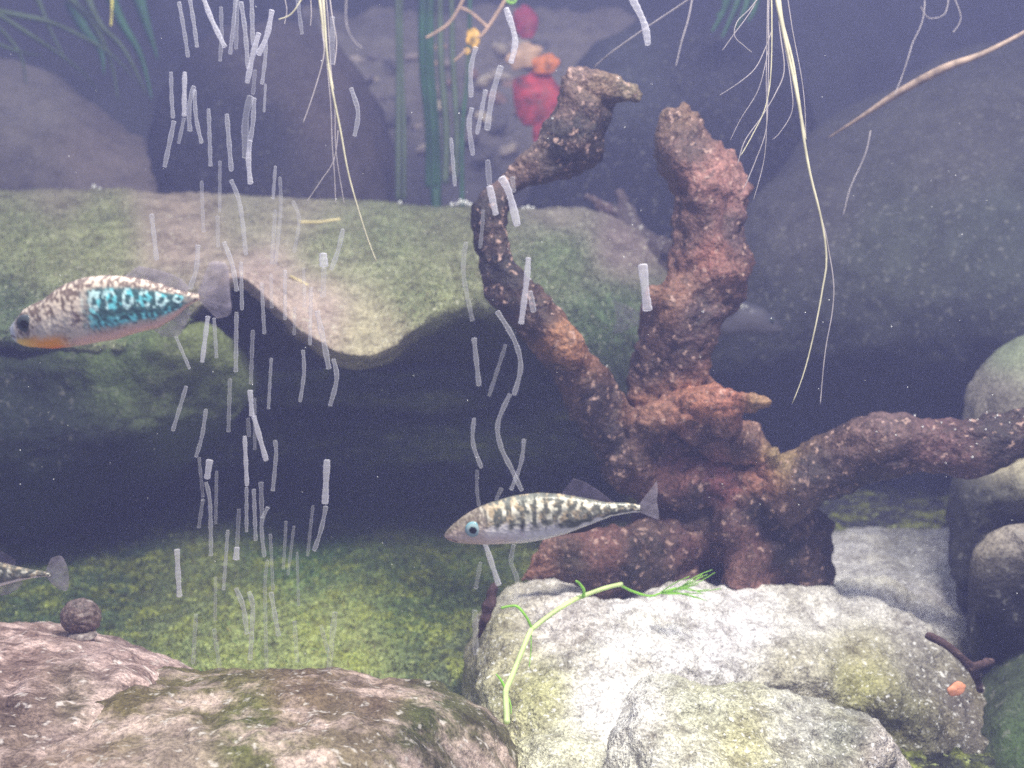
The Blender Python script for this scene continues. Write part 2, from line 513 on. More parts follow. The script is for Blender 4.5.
def fuzz(obj, n, length, label, seed=1, box=(-30, 1054, 180, 720), gain=1.0, green=.0, zmin=.1):
    rg = np.random.default_rng(seed)
    me = obj.data; W0 = world_loc(obj)
    co = np.array([v.co[:] for v in me.vertices]) + W0
    ca = np.empty(len(co) * 4); me.color_attributes['Col'].data.foreach_get('color', ca); ca = ca.reshape(-1, 4)[:, :3]
    nm = np.array([p.normal[:] for p in me.polygons]); ct = np.array([p.center[:] for p in me.polygons]) + W0
    ar = np.array([p.area for p in me.polygons]); v0 = np.array([p.vertices[0] for p in me.polygons]); v2 = np.array([p.vertices[2] for p in me.polygons])
    x = 512 + FPX * ((ct - CAM) @ RT) / ((ct - CAM) @ FWD); y = 384 - FPX * ((ct - CAM) @ UP) / ((ct - CAM) @ FWD)
    ok = (x > box[0]) & (x < box[1]) & (y > box[2]) & (y < box[3]) & (nm[:, 2] > zmin) & (((ct - CAM) @ FWD) > .1)
    ok &= (nm * (CAM - ct)).sum(1) > -.02
    g = ca[v0]; grn = g[:, 1] / (g[:, 0] + 1e-6)
    wt = ar * ok * np.clip((grn - green) * 4, 0.0, 1)
    idx = rg.choice(len(ct), n, p=wt / wt.sum())
    f = rg.random((n, 1))
    base = ct[idx] + (co[v0[idx]] - co[v2[idx]]) * (f - .5) * .9 + rg.normal(0, .0008, (n, 3)) * np.array([1, 1, .2])
    base -= nm[idx] * .0006
    L = length * rg.uniform(.5, 1.3, (n, 1)); wd = length * .16
    dirv = nm[idx] * .8 + rg.normal(0, .45, (n, 3)); dirv /= np.linalg.norm(dirv, axis=1)[:, None]
    u = np.cross(dirv, rg.normal(0, 1, (n, 3))); u /= np.linalg.norm(u, axis=1)[:, None]; w2 = np.cross(dirv, u)
    V = np.stack([base + u * wd, base - u * wd * .5 + w2 * wd * .87, base - u * wd * .5 - w2 * wd * .87, base + dirv * L], 1).reshape(-1, 3)
    cc = ca[v0[idx]] * rg.uniform(.55, 1.75, (n, 1)) * gain
    cc *= 1 + rg.normal(0, .10, (n, 3))
    C = np.repeat(np.clip(cc, 0, 1), 4, axis=0)
    F = []
    for i in range(n):
        a = i * 4; F += [(a, a + 1, a + 3), (a + 1, a + 2, a + 3), (a + 2, a, a + 3)]
    tag(make('moss_fuzz', V, F, M_fuzz, base=False, smooth=False, fixn=False, cols=C), label, 'moss', kind='stuff')
by = bpy.data.objects
fuzz(by['mossy_ledge_stone'], 26000, .0030, 'short fuzzy green moss covering the top of the long ledge', 1, box=(-30, 700, 185, 420), green=.88)
fuzz(by['floor'], 26000, .0034, 'short fuzzy moss over the green tank floor', 2, box=(-30, 560, 520, 715), green=.95)

# stone below the ledge on the left, its dim light painted into the keys
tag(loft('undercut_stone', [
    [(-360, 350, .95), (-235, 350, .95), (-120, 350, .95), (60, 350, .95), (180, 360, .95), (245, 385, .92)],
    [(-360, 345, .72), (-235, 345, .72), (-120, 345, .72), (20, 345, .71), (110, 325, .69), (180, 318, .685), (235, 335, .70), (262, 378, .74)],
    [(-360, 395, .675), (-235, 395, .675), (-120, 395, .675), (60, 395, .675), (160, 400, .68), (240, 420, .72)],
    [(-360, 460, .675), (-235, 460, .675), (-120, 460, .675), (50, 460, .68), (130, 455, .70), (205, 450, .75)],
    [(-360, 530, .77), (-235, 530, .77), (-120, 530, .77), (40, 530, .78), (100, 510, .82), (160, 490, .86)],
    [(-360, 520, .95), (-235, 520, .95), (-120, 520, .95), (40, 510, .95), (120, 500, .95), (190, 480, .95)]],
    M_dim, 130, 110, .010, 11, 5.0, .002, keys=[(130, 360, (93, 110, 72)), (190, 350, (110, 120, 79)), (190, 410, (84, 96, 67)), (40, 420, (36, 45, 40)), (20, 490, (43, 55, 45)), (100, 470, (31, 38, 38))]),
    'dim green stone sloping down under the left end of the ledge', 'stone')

# foreground left
tag(loft('ridged_front_stone', [
    [(-350, 655, .56), (-225, 655, .56), (-110, 655, .56), (60, 655, .56), (150, 680, .56), (212, 705, .55)],
    [(-350, 627, .49), (-225, 627, .49), (-110, 627, .49), (-20, 630, .49), (50, 633, .49), (100, 638, .49), (140, 652, .49), (175, 668, .49), (208, 693, .49)],
    [(-350, 662, .44), (-225, 662, .44), (-110, 662, .44), (50, 662, .44), (130, 675, .44), (215, 716, .46)],
    [(-350, 720, .39), (-225, 720, .39), (-110, 720, .39), (50, 730, .39), (130, 740, .40), (225, 790, .43)],
    [(-350, 860, .36), (-225, 860, .36), (-110, 860, .36), (50, 860, .36), (130, 880, .37), (230, 900, .40)],
    [(-350, 900, .52), (-225, 900, .52), (-110, 900, .52), (60, 900, .52), (130, 900, .52), (215, 900, .52)]],
    M_fore, 170, 130, .004, 22, 7.0, .0020, 120, ridge=.002, rscale=30, keys=[
    (20, 650, (150, 125, 118)), (100, 660, (165, 142, 138)), (160, 668, (165, 140, 134)), (30, 700, (128, 108, 98)), (60, 750, (165, 145, 140)), (0, 680, (112, 92, 86)), (80, 700, (108, 100, 78)), (20, 740, (130, 112, 100))]),
    'pinkish grey ridged stone at the lower left corner, under the small round snail', 'stone')
tag(loft('mossy_front_stone', [
    [(40, 730, .50), (150, 700, .50), (260, 700, .50), (400, 705, .50), (480, 730, .50), (520, 790, .50)],
    [(-60, 745, .41), (40, 712, .42), (100, 690, .43), (165, 681, .44), (250, 676, .45), (330, 681, .45), (400, 690, .45), (455, 703, .45), (495, 726, .45), (518, 770, .45)],
    [(-70, 790, .37), (60, 745, .385), (200, 720, .40), (330, 720, .40), (420, 730, .41), (500, 790, .42)],
    [(-70, 850, .34), (60, 800, .35), (200, 780, .36), (330, 780, .365), (420, 800, .38), (490, 860, .40)],
    [(-70, 950, .33), (60, 950, .33), (200, 930, .34), (330, 930, .35), (420, 950, .36), (470, 950, .39)],
    [(-40, 980, .48), (60, 980, .48), (200, 980, .48), (330, 980, .48), (420, 980, .48), (480, 960, .48)]],
    M_fore2, 200, 130, .0038, 24, 9.0, .0018, 140, keys=[
    (60, 740, (132, 113, 99)), (120, 700, (105, 95, 63)), (200, 700, (98, 92, 55)), (300, 695, (110, 93, 73)), (250, 730, (93, 97, 50)), (180, 750, (145, 130, 117)),
    (380, 700, (118, 100, 85)), (350, 740, (114, 102, 84)), (440, 750, (96, 90, 70)), (420, 720, (79, 87, 48)), (300, 765, (110, 104, 75))]),
    'brown and moss green stone filling the bottom left foreground', 'stone')

# pale stone right of centre
tag(loft('pale_grey_stone', [
    [(470, 720, .62), (490, 640, .66), (540, 612, .68), (640, 602, .70), (800, 600, .70), (900, 612, .70), (960, 650, .66), (1000, 720, .62)],
    [(466, 712, .55), (474, 660, .56), (492, 622, .575), (530, 600, .585), (600, 592, .59), (700, 588, .60), (790, 590, .61), (870, 598, .62), (930, 628, .60), (975, 672, .58), (1000, 740, .55)],
    [(470, 735, .51), (500, 660, .53), (560, 630, .54), (640, 620, .55), (740, 620, .56), (830, 628, .57), (900, 660, .56), (960, 700, .55), (990, 770, .53)],
    [(480, 780, .47), (530, 700, .49), (600, 675, .505), (680, 664, .52), (760, 672, .53), (840, 680, .54), (900, 705, .53), (945, 750, .53), (975, 820, .52)],
    [(490, 850, .42), (560, 780, .44), (640, 735, .48), (700, 715, .505), (770, 715, .525), (840, 722, .535), (890, 745, .53), (925, 790, .52), (950, 860, .51)],
    [(500, 950, .40), (560, 900, .41), (640, 870, .44), (700, 850, .46), (770, 830, .48), (840, 830, .50), (880, 850, .50), (910, 900, .50), (930, 950, .50)],
    [(500, 960, .60), (600, 960, .60), (700, 940, .60), (770, 940, .60), (840, 940, .60), (880, 940, .60), (910, 950, .60), (930, 950, .60)]],
    M_grey, 240, 190, .0065, 26, 4.0, .0016, 200, ridge=.0035, rscale=9, keys=[
    (500, 650, (160, 155, 130)), (560, 620, (205, 198, 195)), (640, 640, (225, 222, 222)), (600, 700, (228, 225, 225)), (740, 610, (225, 222, 225)), (700, 660, (215, 212, 215)),
    (830, 605, (215, 212, 212)), (870, 606, (205, 202, 202)), (920, 628, (190, 186, 186)), (860, 640, (165, 160, 130)), (860, 680, (150, 148, 100)), (920, 660, (130, 125, 115)), (960, 700, (105, 98, 92)), (560, 740, (200, 198, 175)),
    (540, 690, (180, 178, 130)), (800, 680, (170, 165, 150)), (900, 720, (120, 118, 90))]),
    'large pale granular stone under the bright green sprig', 'stone')
tag(loft('pale_front_stone', [
    [(600, 900, .52), (625, 730, .52), (680, 705, .52), (760, 715, .52), (840, 735, .52), (915, 800, .52)],
    [(590, 830, .445), (608, 740, .455), (640, 702, .46), (690, 690, .465), (740, 697, .468), (800, 710, .47), (850, 718, .47), (890, 738, .47), (912, 790, .47)],
    [(590, 860, .41), (640, 745, .43), (700, 725, .44), (760, 735, .44), (820, 745, .45), (870, 770, .45), (900, 830, .45)],
    [(590, 960, .39), (640, 850, .40), (700, 830, .41), (760, 830, .41), (820, 840, .42), (870, 860, .43), (895, 900, .44)],
    [(600, 980, .5), (640, 980, .5), (700, 980, .5), (760, 980, .5), (820, 980, .5), (870, 980, .5), (900, 980, .5)]],
    M_grey, 170, 120, .0055, 34, 6.0, .0016, 200, ridge=.002, rscale=16, keys=[
    (640, 720, (215, 212, 210)), (700, 710, (185, 185, 165)), (740, 740, (180, 176, 138)), (690, 750, (200, 198, 185)), (800, 725, (180, 178, 170)), (850, 740, (130, 132, 120)), (880, 755, (190, 180, 175))]),
    'pale speckled stone at the bottom edge, before the large pale stone', 'stone')
tag(loft('pale_back_slab', [
    [(700, 585, .86), (800, 565, .88), (900, 565, .90), (1010, 570, .88)],
    [(690, 575, .78), (760, 556, .78), (830, 532, .80), (900, 528, .81), (1010, 535, .80)],
    [(690, 600, .70), (780, 580, .70), (860, 566, .71), (940, 568, .71), (1010, 572, .71)],
    [(700, 650, .64), (800, 625, .64), (880, 620, .64), (960, 625, .64), (1010, 630, .64)],
    [(700, 760, .62), (800, 780, .61), (880, 790, .61), (960, 790, .61), (1010, 780, .61)],
    [(700, 760, .8), (800, 760, .8), (880, 760, .8), (960, 760, .8), (1010, 760, .8)]],
    M_grey, 130, 110, .006, 18, 12.0, .0016, 180, keys=[(800, 560, (175, 170, 175)), (870, 560, (185, 182, 185)), (930, 570, (160, 158, 162)), (940, 620, (170, 165, 168)), (900, 540, (110, 110, 115))]),
    'dusty pale slab sloping back right of the driftwood foot', 'stone')

# right side stones
tag(loft('right_back_boulder', [
    [(760, 260, 1.35), (830, 180, 1.35), (930, 110, 1.35), (1030, 80, 1.35), (1180, 60, 1.35), (1310, 60, 1.35), (1460, 60, 1.35)],
    [(722, 262, 1.08), (742, 205, 1.08), (775, 168, 1.08), (830, 125, 1.08), (900, 88, 1.08), (960, 64, 1.08), (1030, 42, 1.08), (1180, 20, 1.08), (1310, 20, 1.08), (1460, 20, 1.08)],
    [(705, 320, .97), (760, 240, .93), (850, 190, .90), (950, 150, .88), (1030, 130, .88), (1180, 110, .86), (1310, 110, .86), (1460, 110, .86)],
    [(700, 360, .95), (760, 320, .88), (850, 280, .84), (950, 270, .82), (1030, 270, .80), (1180, 260, .78), (1310, 260, .78), (1460, 260, .78)],
    [(705, 400, .98), (760, 385, .92), (850, 380, .88), (950, 375, .86), (1030, 370, .84), (1180, 360, .82), (1310, 360, .82), (1460, 360, .82)],
    [(730, 420, 1.15), (780, 420, 1.1), (850, 420, 1.1), (950, 410, 1.1), (1030, 410, 1.1), (1180, 400, 1.1), (1310, 400, 1.1), (1460, 400, 1.1)]],
    M_dim, 190, 150, .012, 8, 21.0, .002, 120, keys=[(800, 200, (64, 62, 64)), (950, 130, (68, 67, 66)), (900, 250, (60, 64, 60)), (1000, 250, (58, 63, 60)), (820, 330, (48, 50, 50)), (950, 350, (44, 47, 48))]),
    'huge dark grey green boulder filling the right background', 'stone')
tag(loft('rounded_edge_stone', [
    [(975, 430, .82), (1000, 385, .82), (1040, 360, .82), (1120, 330, .82), (1250, 330, .82), (1400, 330, .82)],
    [(961, 425, .70), (966, 388, .70), (985, 362, .70), (1008, 345, .70), (1040, 328, .70), (1120, 300, .70), (1250, 300, .70), (1400, 300, .70)],
    [(966, 440, .66), (990, 410, .65), (1015, 395, .64), (1050, 380, .64), (1120, 370, .64), (1250, 370, .64), (1400, 370, .64)],
    [(975, 480, .67), (1000, 470, .66), (1020, 460, .66), (1050, 450, .66), (1120, 440, .66), (1250, 440, .66), (1400, 440, .66)],
    [(985, 490, .8), (1000, 490, .8), (1020, 480, .8), (1050, 470, .8), (1120, 460, .8), (1250, 460, .8), (1400, 460, .8)]],
    M_dim, 90, 80, .006, 14, 23.0, .0016, keys=[(975, 390, (125, 118, 110)), (1010, 360, (120, 130, 105)), (1000, 390, (105, 98, 96))]),
    'smooth rounded stone at the right edge above the driftwood arm', 'stone')
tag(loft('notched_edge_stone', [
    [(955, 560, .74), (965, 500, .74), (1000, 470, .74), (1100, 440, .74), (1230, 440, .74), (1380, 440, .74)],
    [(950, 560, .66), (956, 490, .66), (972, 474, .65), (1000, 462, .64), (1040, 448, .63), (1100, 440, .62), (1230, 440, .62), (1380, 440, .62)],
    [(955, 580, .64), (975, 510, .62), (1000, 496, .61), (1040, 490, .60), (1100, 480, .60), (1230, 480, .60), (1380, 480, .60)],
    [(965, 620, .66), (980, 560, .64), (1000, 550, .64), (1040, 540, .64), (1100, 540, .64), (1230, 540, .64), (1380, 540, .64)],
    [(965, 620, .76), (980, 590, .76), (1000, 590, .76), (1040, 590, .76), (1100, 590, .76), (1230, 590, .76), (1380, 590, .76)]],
    M_dim, 90, 80, .008, 20, 25.0, .002, keys=[(1010, 462, (190, 180, 155)), (985, 490, (46, 48, 46)), (1010, 495, (84, 86, 80)), (960, 470, (48, 48, 48)), (970, 520, (40, 40, 42)), (1000, 520, (40, 42, 40))]),  # keys paint the lit spots of this stone pale
    'rough stone just under the driftwood arm at right, its lit top painted pale', 'stone')
tag(loft('shade_painted_block', [
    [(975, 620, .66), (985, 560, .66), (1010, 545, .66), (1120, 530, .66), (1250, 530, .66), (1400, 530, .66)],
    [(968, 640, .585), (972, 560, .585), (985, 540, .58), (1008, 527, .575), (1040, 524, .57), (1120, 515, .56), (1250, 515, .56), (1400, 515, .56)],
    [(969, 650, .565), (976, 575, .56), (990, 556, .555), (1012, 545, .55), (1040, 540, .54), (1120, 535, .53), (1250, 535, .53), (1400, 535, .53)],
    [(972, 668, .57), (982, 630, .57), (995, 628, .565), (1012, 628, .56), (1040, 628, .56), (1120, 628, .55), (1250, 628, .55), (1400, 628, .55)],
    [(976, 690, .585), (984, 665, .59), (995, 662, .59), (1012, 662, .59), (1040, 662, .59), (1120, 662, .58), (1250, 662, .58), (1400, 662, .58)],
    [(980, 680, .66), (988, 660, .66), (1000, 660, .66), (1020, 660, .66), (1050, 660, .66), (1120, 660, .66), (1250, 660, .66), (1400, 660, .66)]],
    M_dim, 90, 100, .003, 26, 27.0, .0014, keys=[(985, 543, (175, 165, 150)), (1010, 535, (150, 142, 135)), (985, 600, (26, 26, 30)), (1015, 600, (26, 26, 30)), (1000, 570, (30, 30, 34)), (985, 565, (32, 32, 36)), (1000, 640, (28, 30, 30))]),  # pale top and dark front keys paint how light falls on the block
    'square block stone at the right edge, lit top and shaded front painted in', 'stone')
tag(loft('green_corner_stone', [
    [(955, 760, .62), (985, 700, .62), (1020, 670, .62), (1110, 650, .62), (1240, 650, .62), (1390, 650, .62)],
    [(948, 790, .56), (975, 710, .56), (1005, 672, .56), (1040, 655, .56), (1110, 645, .55), (1240, 645, .55), (1390, 645, .55)],
    [(950, 830, .53), (975, 760, .53), (1010, 740, .52), (1040, 730, .52), (1110, 720, .51), (1240, 720, .51), (1390, 720, .51)],
    [(960, 900, .53), (980, 880, .52), (1010, 870, .51), (1040, 870, .50), (1110, 870, .50), (1240, 870, .50), (1390, 870, .50)],
    [(960, 900, .62), (990, 900, .62), (1020, 900, .62), (1050, 900, .62), (1110, 900, .62), (1240, 900, .62), (1390, 900, .62)]],
    M_dim, 90, 80, .006, 20, 29.0, .002, keys=[(990, 700, (66, 76, 56)), (1010, 740, (66, 84, 50)), (960, 750, (76, 74, 68))]),
    'dull green stone in the lower right corner', 'stone')

# back boulders
tag(loft('brown_back_boulder', [
    [(-380, 70, 1.55), (-255, 70, 1.55), (-140, 70, 1.55), (0, 80, 1.55), (100, 130, 1.55), (200, 220, 1.5)],
    [(-380, 50, 1.32), (-255, 50, 1.32), (-140, 50, 1.32), (-40, 60, 1.32), (30, 70, 1.32), (80, 95, 1.32), (120, 128, 1.30), (160, 150, 1.28), (200, 205, 1.28)],
    [(-380, 140, 1.18), (-255, 140, 1.18), (-140, 140, 1.18), (0, 140, 1.18), (80, 150, 1.18), (140, 185, 1.18), (205, 235, 1.2)],
    [(-380, 240, 1.16), (-255, 240, 1.16), (-140, 240, 1.16), (0, 240, 1.16), (80, 240, 1.16), (140, 250, 1.16), (205, 260, 1.2)],
    [(-380, 260, 1.4), (-255, 260, 1.4), (-140, 260, 1.4), (0, 260, 1.4), (80, 260, 1.4), (140, 260, 1.4), (205, 265, 1.4)]],
    M_dim, 120, 90, .02, 6, 31.0, .002, 90, keys=[(30, 120, (112, 104, 100)), (100, 150, (105, 94, 92)), (20, 180, (87, 80, 80))]),
    'brownish boulder at the upper left behind the ledge', 'stone')
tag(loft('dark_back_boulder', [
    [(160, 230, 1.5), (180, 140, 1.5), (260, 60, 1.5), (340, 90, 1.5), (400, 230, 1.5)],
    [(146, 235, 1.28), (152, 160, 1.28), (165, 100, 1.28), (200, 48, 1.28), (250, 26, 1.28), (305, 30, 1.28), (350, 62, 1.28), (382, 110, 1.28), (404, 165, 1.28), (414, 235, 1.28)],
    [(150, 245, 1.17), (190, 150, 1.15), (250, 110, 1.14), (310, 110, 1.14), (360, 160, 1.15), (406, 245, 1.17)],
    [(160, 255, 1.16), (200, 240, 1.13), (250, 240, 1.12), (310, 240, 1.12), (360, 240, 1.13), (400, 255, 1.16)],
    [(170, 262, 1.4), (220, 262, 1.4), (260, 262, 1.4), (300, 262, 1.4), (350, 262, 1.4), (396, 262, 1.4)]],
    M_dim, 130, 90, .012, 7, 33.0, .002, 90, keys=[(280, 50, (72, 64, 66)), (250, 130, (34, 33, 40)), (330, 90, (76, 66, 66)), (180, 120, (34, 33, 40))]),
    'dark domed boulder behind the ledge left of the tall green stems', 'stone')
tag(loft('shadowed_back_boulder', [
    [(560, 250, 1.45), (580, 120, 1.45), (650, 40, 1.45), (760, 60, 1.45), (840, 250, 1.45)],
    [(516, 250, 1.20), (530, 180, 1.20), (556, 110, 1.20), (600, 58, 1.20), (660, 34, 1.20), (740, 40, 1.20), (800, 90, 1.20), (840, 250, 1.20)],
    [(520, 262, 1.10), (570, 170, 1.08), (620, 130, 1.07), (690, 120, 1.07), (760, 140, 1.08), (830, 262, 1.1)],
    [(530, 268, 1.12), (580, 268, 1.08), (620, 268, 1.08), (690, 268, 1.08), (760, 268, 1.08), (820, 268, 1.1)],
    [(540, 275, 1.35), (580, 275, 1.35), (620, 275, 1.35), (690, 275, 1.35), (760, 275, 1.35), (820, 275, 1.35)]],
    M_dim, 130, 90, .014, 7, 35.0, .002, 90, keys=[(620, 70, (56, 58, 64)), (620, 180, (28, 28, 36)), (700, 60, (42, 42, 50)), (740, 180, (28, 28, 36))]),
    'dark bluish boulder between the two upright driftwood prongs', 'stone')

# gravel bank between the back boulders, with its loose pebbles
tag(grid_surface('gravel_bank', [
    [(330, 235, 1.20), (470, 235, 1.18), (620, 235, 1.20)],
    [(330, 170, 1.30), (470, 170, 1.28), (620, 170, 1.30)],
    [(330, 110, 1.42), (470, 110, 1.42), (620, 110, 1.42)],
    [(330, 50, 1.58), (470, 50, 1.60), (620, 50, 1.58)],
    [(300, 10, 1.80), (470, 10, 1.82), (640, 10, 1.80)]], M_dim, 90, 90, .02, 12, .004,
    [(380, 70, (120, 110, 104)), (400, 110, (110, 100, 96)), (500, 120, (105, 96, 98)), (450, 170, (76, 72, 80)), (520, 60, (130, 118, 112))], 41, kind=None),
    'gravel bank rising between two back boulders behind the stems', 'gravel')
rp = random.Random(5)
PV, PF = ico(3)
PC = [(175, 160, 150), (150, 135, 130), (120, 110, 112), (190, 175, 160), (95, 90, 95), (150, 120, 112)]
PM = [stone('pebble_stone_%s' % k, base=tuple(srgb(c)), vary=0.4, vscale=90, speck=.3) for k, c in zip('abcdef', PC)]
def bank_d(py):
    return float(np.interp(py, [10, 50, 110, 170, 235], [1.80, 1.59, 1.42, 1.29, 1.19]))
spots = [(352, 62), (372, 55), (392, 66), (380, 80), (362, 84), (405, 84), (425, 70), (416, 58), (398, 98), (415, 104), (378, 102), (432, 92), (447, 64), (452, 84), (440, 110),
         (470, 74), (400, 122), (422, 128), (465, 110), (482, 84), (486, 118), (496, 98), (503, 74), (515, 58), (512, 84), (520, 108), (500, 128), (532, 62), (470, 140), (446, 146), (424, 150),
         (520, 44), (500, 50), (540, 48), (508, 148), (484, 158), (455, 168)]
for i, (x, y) in enumerate(spots):
    d = bank_d(y) - .012
    c = P(x + rp.uniform(-3, 3), y + rp.uniform(-3, 3), d)
    r = rp.uniform(5.5, 10) * d / FPX
    V = PV.copy()
    for k in range(len(V)):
        V[k] *= 1 + .35 * noise.noise(Vector(V[k]) * 1.3 + Vector((i * 3.3, 0, 0)))
    V = V * np.array([r * rp.uniform(1, 1.4), r, r * rp.uniform(.55, .8)])
    a = rp.uniform(-.6, .6)
    V = np.stack([V[:, 0] * math.cos(a) - V[:, 2] * math.sin(a), V[:, 1], V[:, 0] * math.sin(a) + V[:, 2] * math.cos(a)], 1)
    tag(make('pebble', V + c, PF, PM[rp.choice([0, 1, 1, 2, 2, 3, 4, 5])]), 'blurred brownish pebble lying on the gravel bank between the back boulders', 'pebble', 'pebbles on the gravel bank')
# bright pale pebbles seen one by one
for (x, y, d, rx, rz, lab, m) in [
    (730, 583, .66, 9, 6, 'small rounded pale pebble beside the feathery tip of the green sprig', 3),
    (752, 588, .65, 8, 5, 'small white pebble between driftwood foot and large pale stone', 3),
    (781, 590, .64, 9, 5, 'low grey pebble at the foot of the driftwood, behind the pale stone', 0),
]:
    V = PV.copy()
    for k in range(len(V)):
        V[k] *= 1 + .25 * noise.noise(Vector(V[k]) * 1.5 + Vector((x, 0, 0)))
    s = d / FPX
    V = V * np.array([rx * s, min(rx, 12) * s, rz * s])
    if rx > 20:
        a = .35
        V = np.stack([V[:, 0] * math.cos(a) - V[:, 2] * math.sin(a), V[:, 1], V[:, 0] * math.sin(a) + V[:, 2] * math.cos(a)], 1)
    tag(make('pebble' if rx < 20 else 'flat_stone', V + P(x, y, d), PF, PM[m]), lab, 'pebble' if rx < 20 else 'stone')

# ------------------------------------------------------------------ driftwood
def grown(name, chains, voxel, mat, amp, scale, seed, keys, parent=None, fine=.0016, ridge=.0018, flat=0.85, dim=.66):
    """one continuous wooden body from overlapping tapering chains, fused by a voxel remesh"""
    SV, SF = ico(2)
    Vs = []; Fs = []; n = 0
    for ch in chains:
        ch = np.array(ch, float)
        L = np.linalg.norm(np.diff(ch[:, :2], axis=0), axis=1).sum()
        m = max(4, int(L / (ch[:, 3].min() * .45 + 1.5)))
        q = resample(ch, m)
        W = PA(q[:, :3])
        for k in range(m):
            r = (max(q[k, 3], 1.0) * 1.04 + (2.2 if voxel > .002 else .6)) * q[k, 2] / FPX
            Vs.append(SV * np.array([r, r * flat, r]) + W[k]); Fs += [tuple(i + n for i in f) for f in SF]; n += len(SV)
    V = np.vstack(Vs)
    me = bpy.data.meshes.new('tmp'); me.from_pydata(V.tolist(), [], Fs)
    o = bpy.data.objects.new('tmp', me); COL.objects.link(o)
    md = o.modifiers.new('r', 'REMESH'); md.mode = 'VOXEL'; md.voxel_size = voxel
    sm = o.modifiers.new('s', 'SMOOTH'); sm.iterations = 3
    dg = bpy.context.evaluated_depsgraph_get()
    e = o.evaluated_get(dg)
    m2 = bpy.data.meshes.new_from_object(e)
    co = np.empty(len(m2.vertices) * 3); m2.vertices.foreach_get('co', co); co = co.reshape(-1, 3)
    F = [tuple(p.vertices) for p in m2.polygons]
    bpy.data.objects.remove(o); bpy.data.meshes.remove(me); bpy.data.meshes.remove(m2)
    co2 = displace(co, F, amp, scale, 5, seed, fine, 220, ridge, 45)
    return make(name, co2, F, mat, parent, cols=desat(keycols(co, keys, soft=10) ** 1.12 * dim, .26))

wood_keys = [  # orange crust, plus shading and highlights of the wood painted into the keys
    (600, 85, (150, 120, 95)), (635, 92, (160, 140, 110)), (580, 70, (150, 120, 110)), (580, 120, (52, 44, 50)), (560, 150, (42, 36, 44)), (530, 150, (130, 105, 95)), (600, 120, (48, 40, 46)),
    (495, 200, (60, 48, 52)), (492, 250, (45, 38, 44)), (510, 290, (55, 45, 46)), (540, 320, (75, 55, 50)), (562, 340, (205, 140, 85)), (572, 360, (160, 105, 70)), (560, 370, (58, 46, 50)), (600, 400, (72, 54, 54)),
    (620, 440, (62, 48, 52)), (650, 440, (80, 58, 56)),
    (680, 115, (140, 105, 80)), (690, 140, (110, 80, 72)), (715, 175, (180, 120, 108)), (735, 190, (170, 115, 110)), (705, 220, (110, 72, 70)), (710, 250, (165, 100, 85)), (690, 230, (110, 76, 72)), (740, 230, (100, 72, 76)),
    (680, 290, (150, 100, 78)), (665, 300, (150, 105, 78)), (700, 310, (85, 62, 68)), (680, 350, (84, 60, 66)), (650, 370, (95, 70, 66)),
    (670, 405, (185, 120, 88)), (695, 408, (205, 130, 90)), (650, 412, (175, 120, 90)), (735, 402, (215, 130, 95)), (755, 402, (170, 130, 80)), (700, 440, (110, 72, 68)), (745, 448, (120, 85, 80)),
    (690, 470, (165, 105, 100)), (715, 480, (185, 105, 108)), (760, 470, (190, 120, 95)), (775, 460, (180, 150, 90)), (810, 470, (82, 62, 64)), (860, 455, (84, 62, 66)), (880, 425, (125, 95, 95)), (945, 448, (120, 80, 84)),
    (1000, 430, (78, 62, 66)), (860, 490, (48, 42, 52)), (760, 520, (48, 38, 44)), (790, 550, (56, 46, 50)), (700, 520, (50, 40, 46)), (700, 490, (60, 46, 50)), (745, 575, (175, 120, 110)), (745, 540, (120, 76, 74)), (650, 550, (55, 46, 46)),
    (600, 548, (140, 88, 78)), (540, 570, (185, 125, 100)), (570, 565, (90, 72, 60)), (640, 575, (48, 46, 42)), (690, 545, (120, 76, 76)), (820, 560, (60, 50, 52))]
drift = empty('driftwood', P(700, 600, .66))
tag(drift, 'big brown driftwood stump with two upright prongs and a long right arm', 'driftwood')
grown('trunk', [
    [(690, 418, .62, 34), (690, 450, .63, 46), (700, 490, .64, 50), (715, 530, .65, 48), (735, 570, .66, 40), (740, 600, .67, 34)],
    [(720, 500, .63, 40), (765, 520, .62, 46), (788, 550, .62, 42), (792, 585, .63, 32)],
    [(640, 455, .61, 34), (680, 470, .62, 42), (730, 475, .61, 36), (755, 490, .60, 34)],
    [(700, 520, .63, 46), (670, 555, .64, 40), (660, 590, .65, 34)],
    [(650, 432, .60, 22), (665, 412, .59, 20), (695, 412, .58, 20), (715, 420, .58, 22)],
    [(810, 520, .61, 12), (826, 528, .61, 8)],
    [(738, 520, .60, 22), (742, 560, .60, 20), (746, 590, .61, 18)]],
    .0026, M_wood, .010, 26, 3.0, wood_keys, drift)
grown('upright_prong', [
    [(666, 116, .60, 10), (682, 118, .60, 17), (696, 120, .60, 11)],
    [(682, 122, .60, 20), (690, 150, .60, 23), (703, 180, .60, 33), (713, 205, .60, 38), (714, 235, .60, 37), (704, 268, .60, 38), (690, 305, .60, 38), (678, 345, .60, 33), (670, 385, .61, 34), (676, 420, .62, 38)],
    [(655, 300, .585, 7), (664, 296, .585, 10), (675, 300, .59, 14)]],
    .0024, M_wood, .009, 30, 8.0, wood_keys, drift)
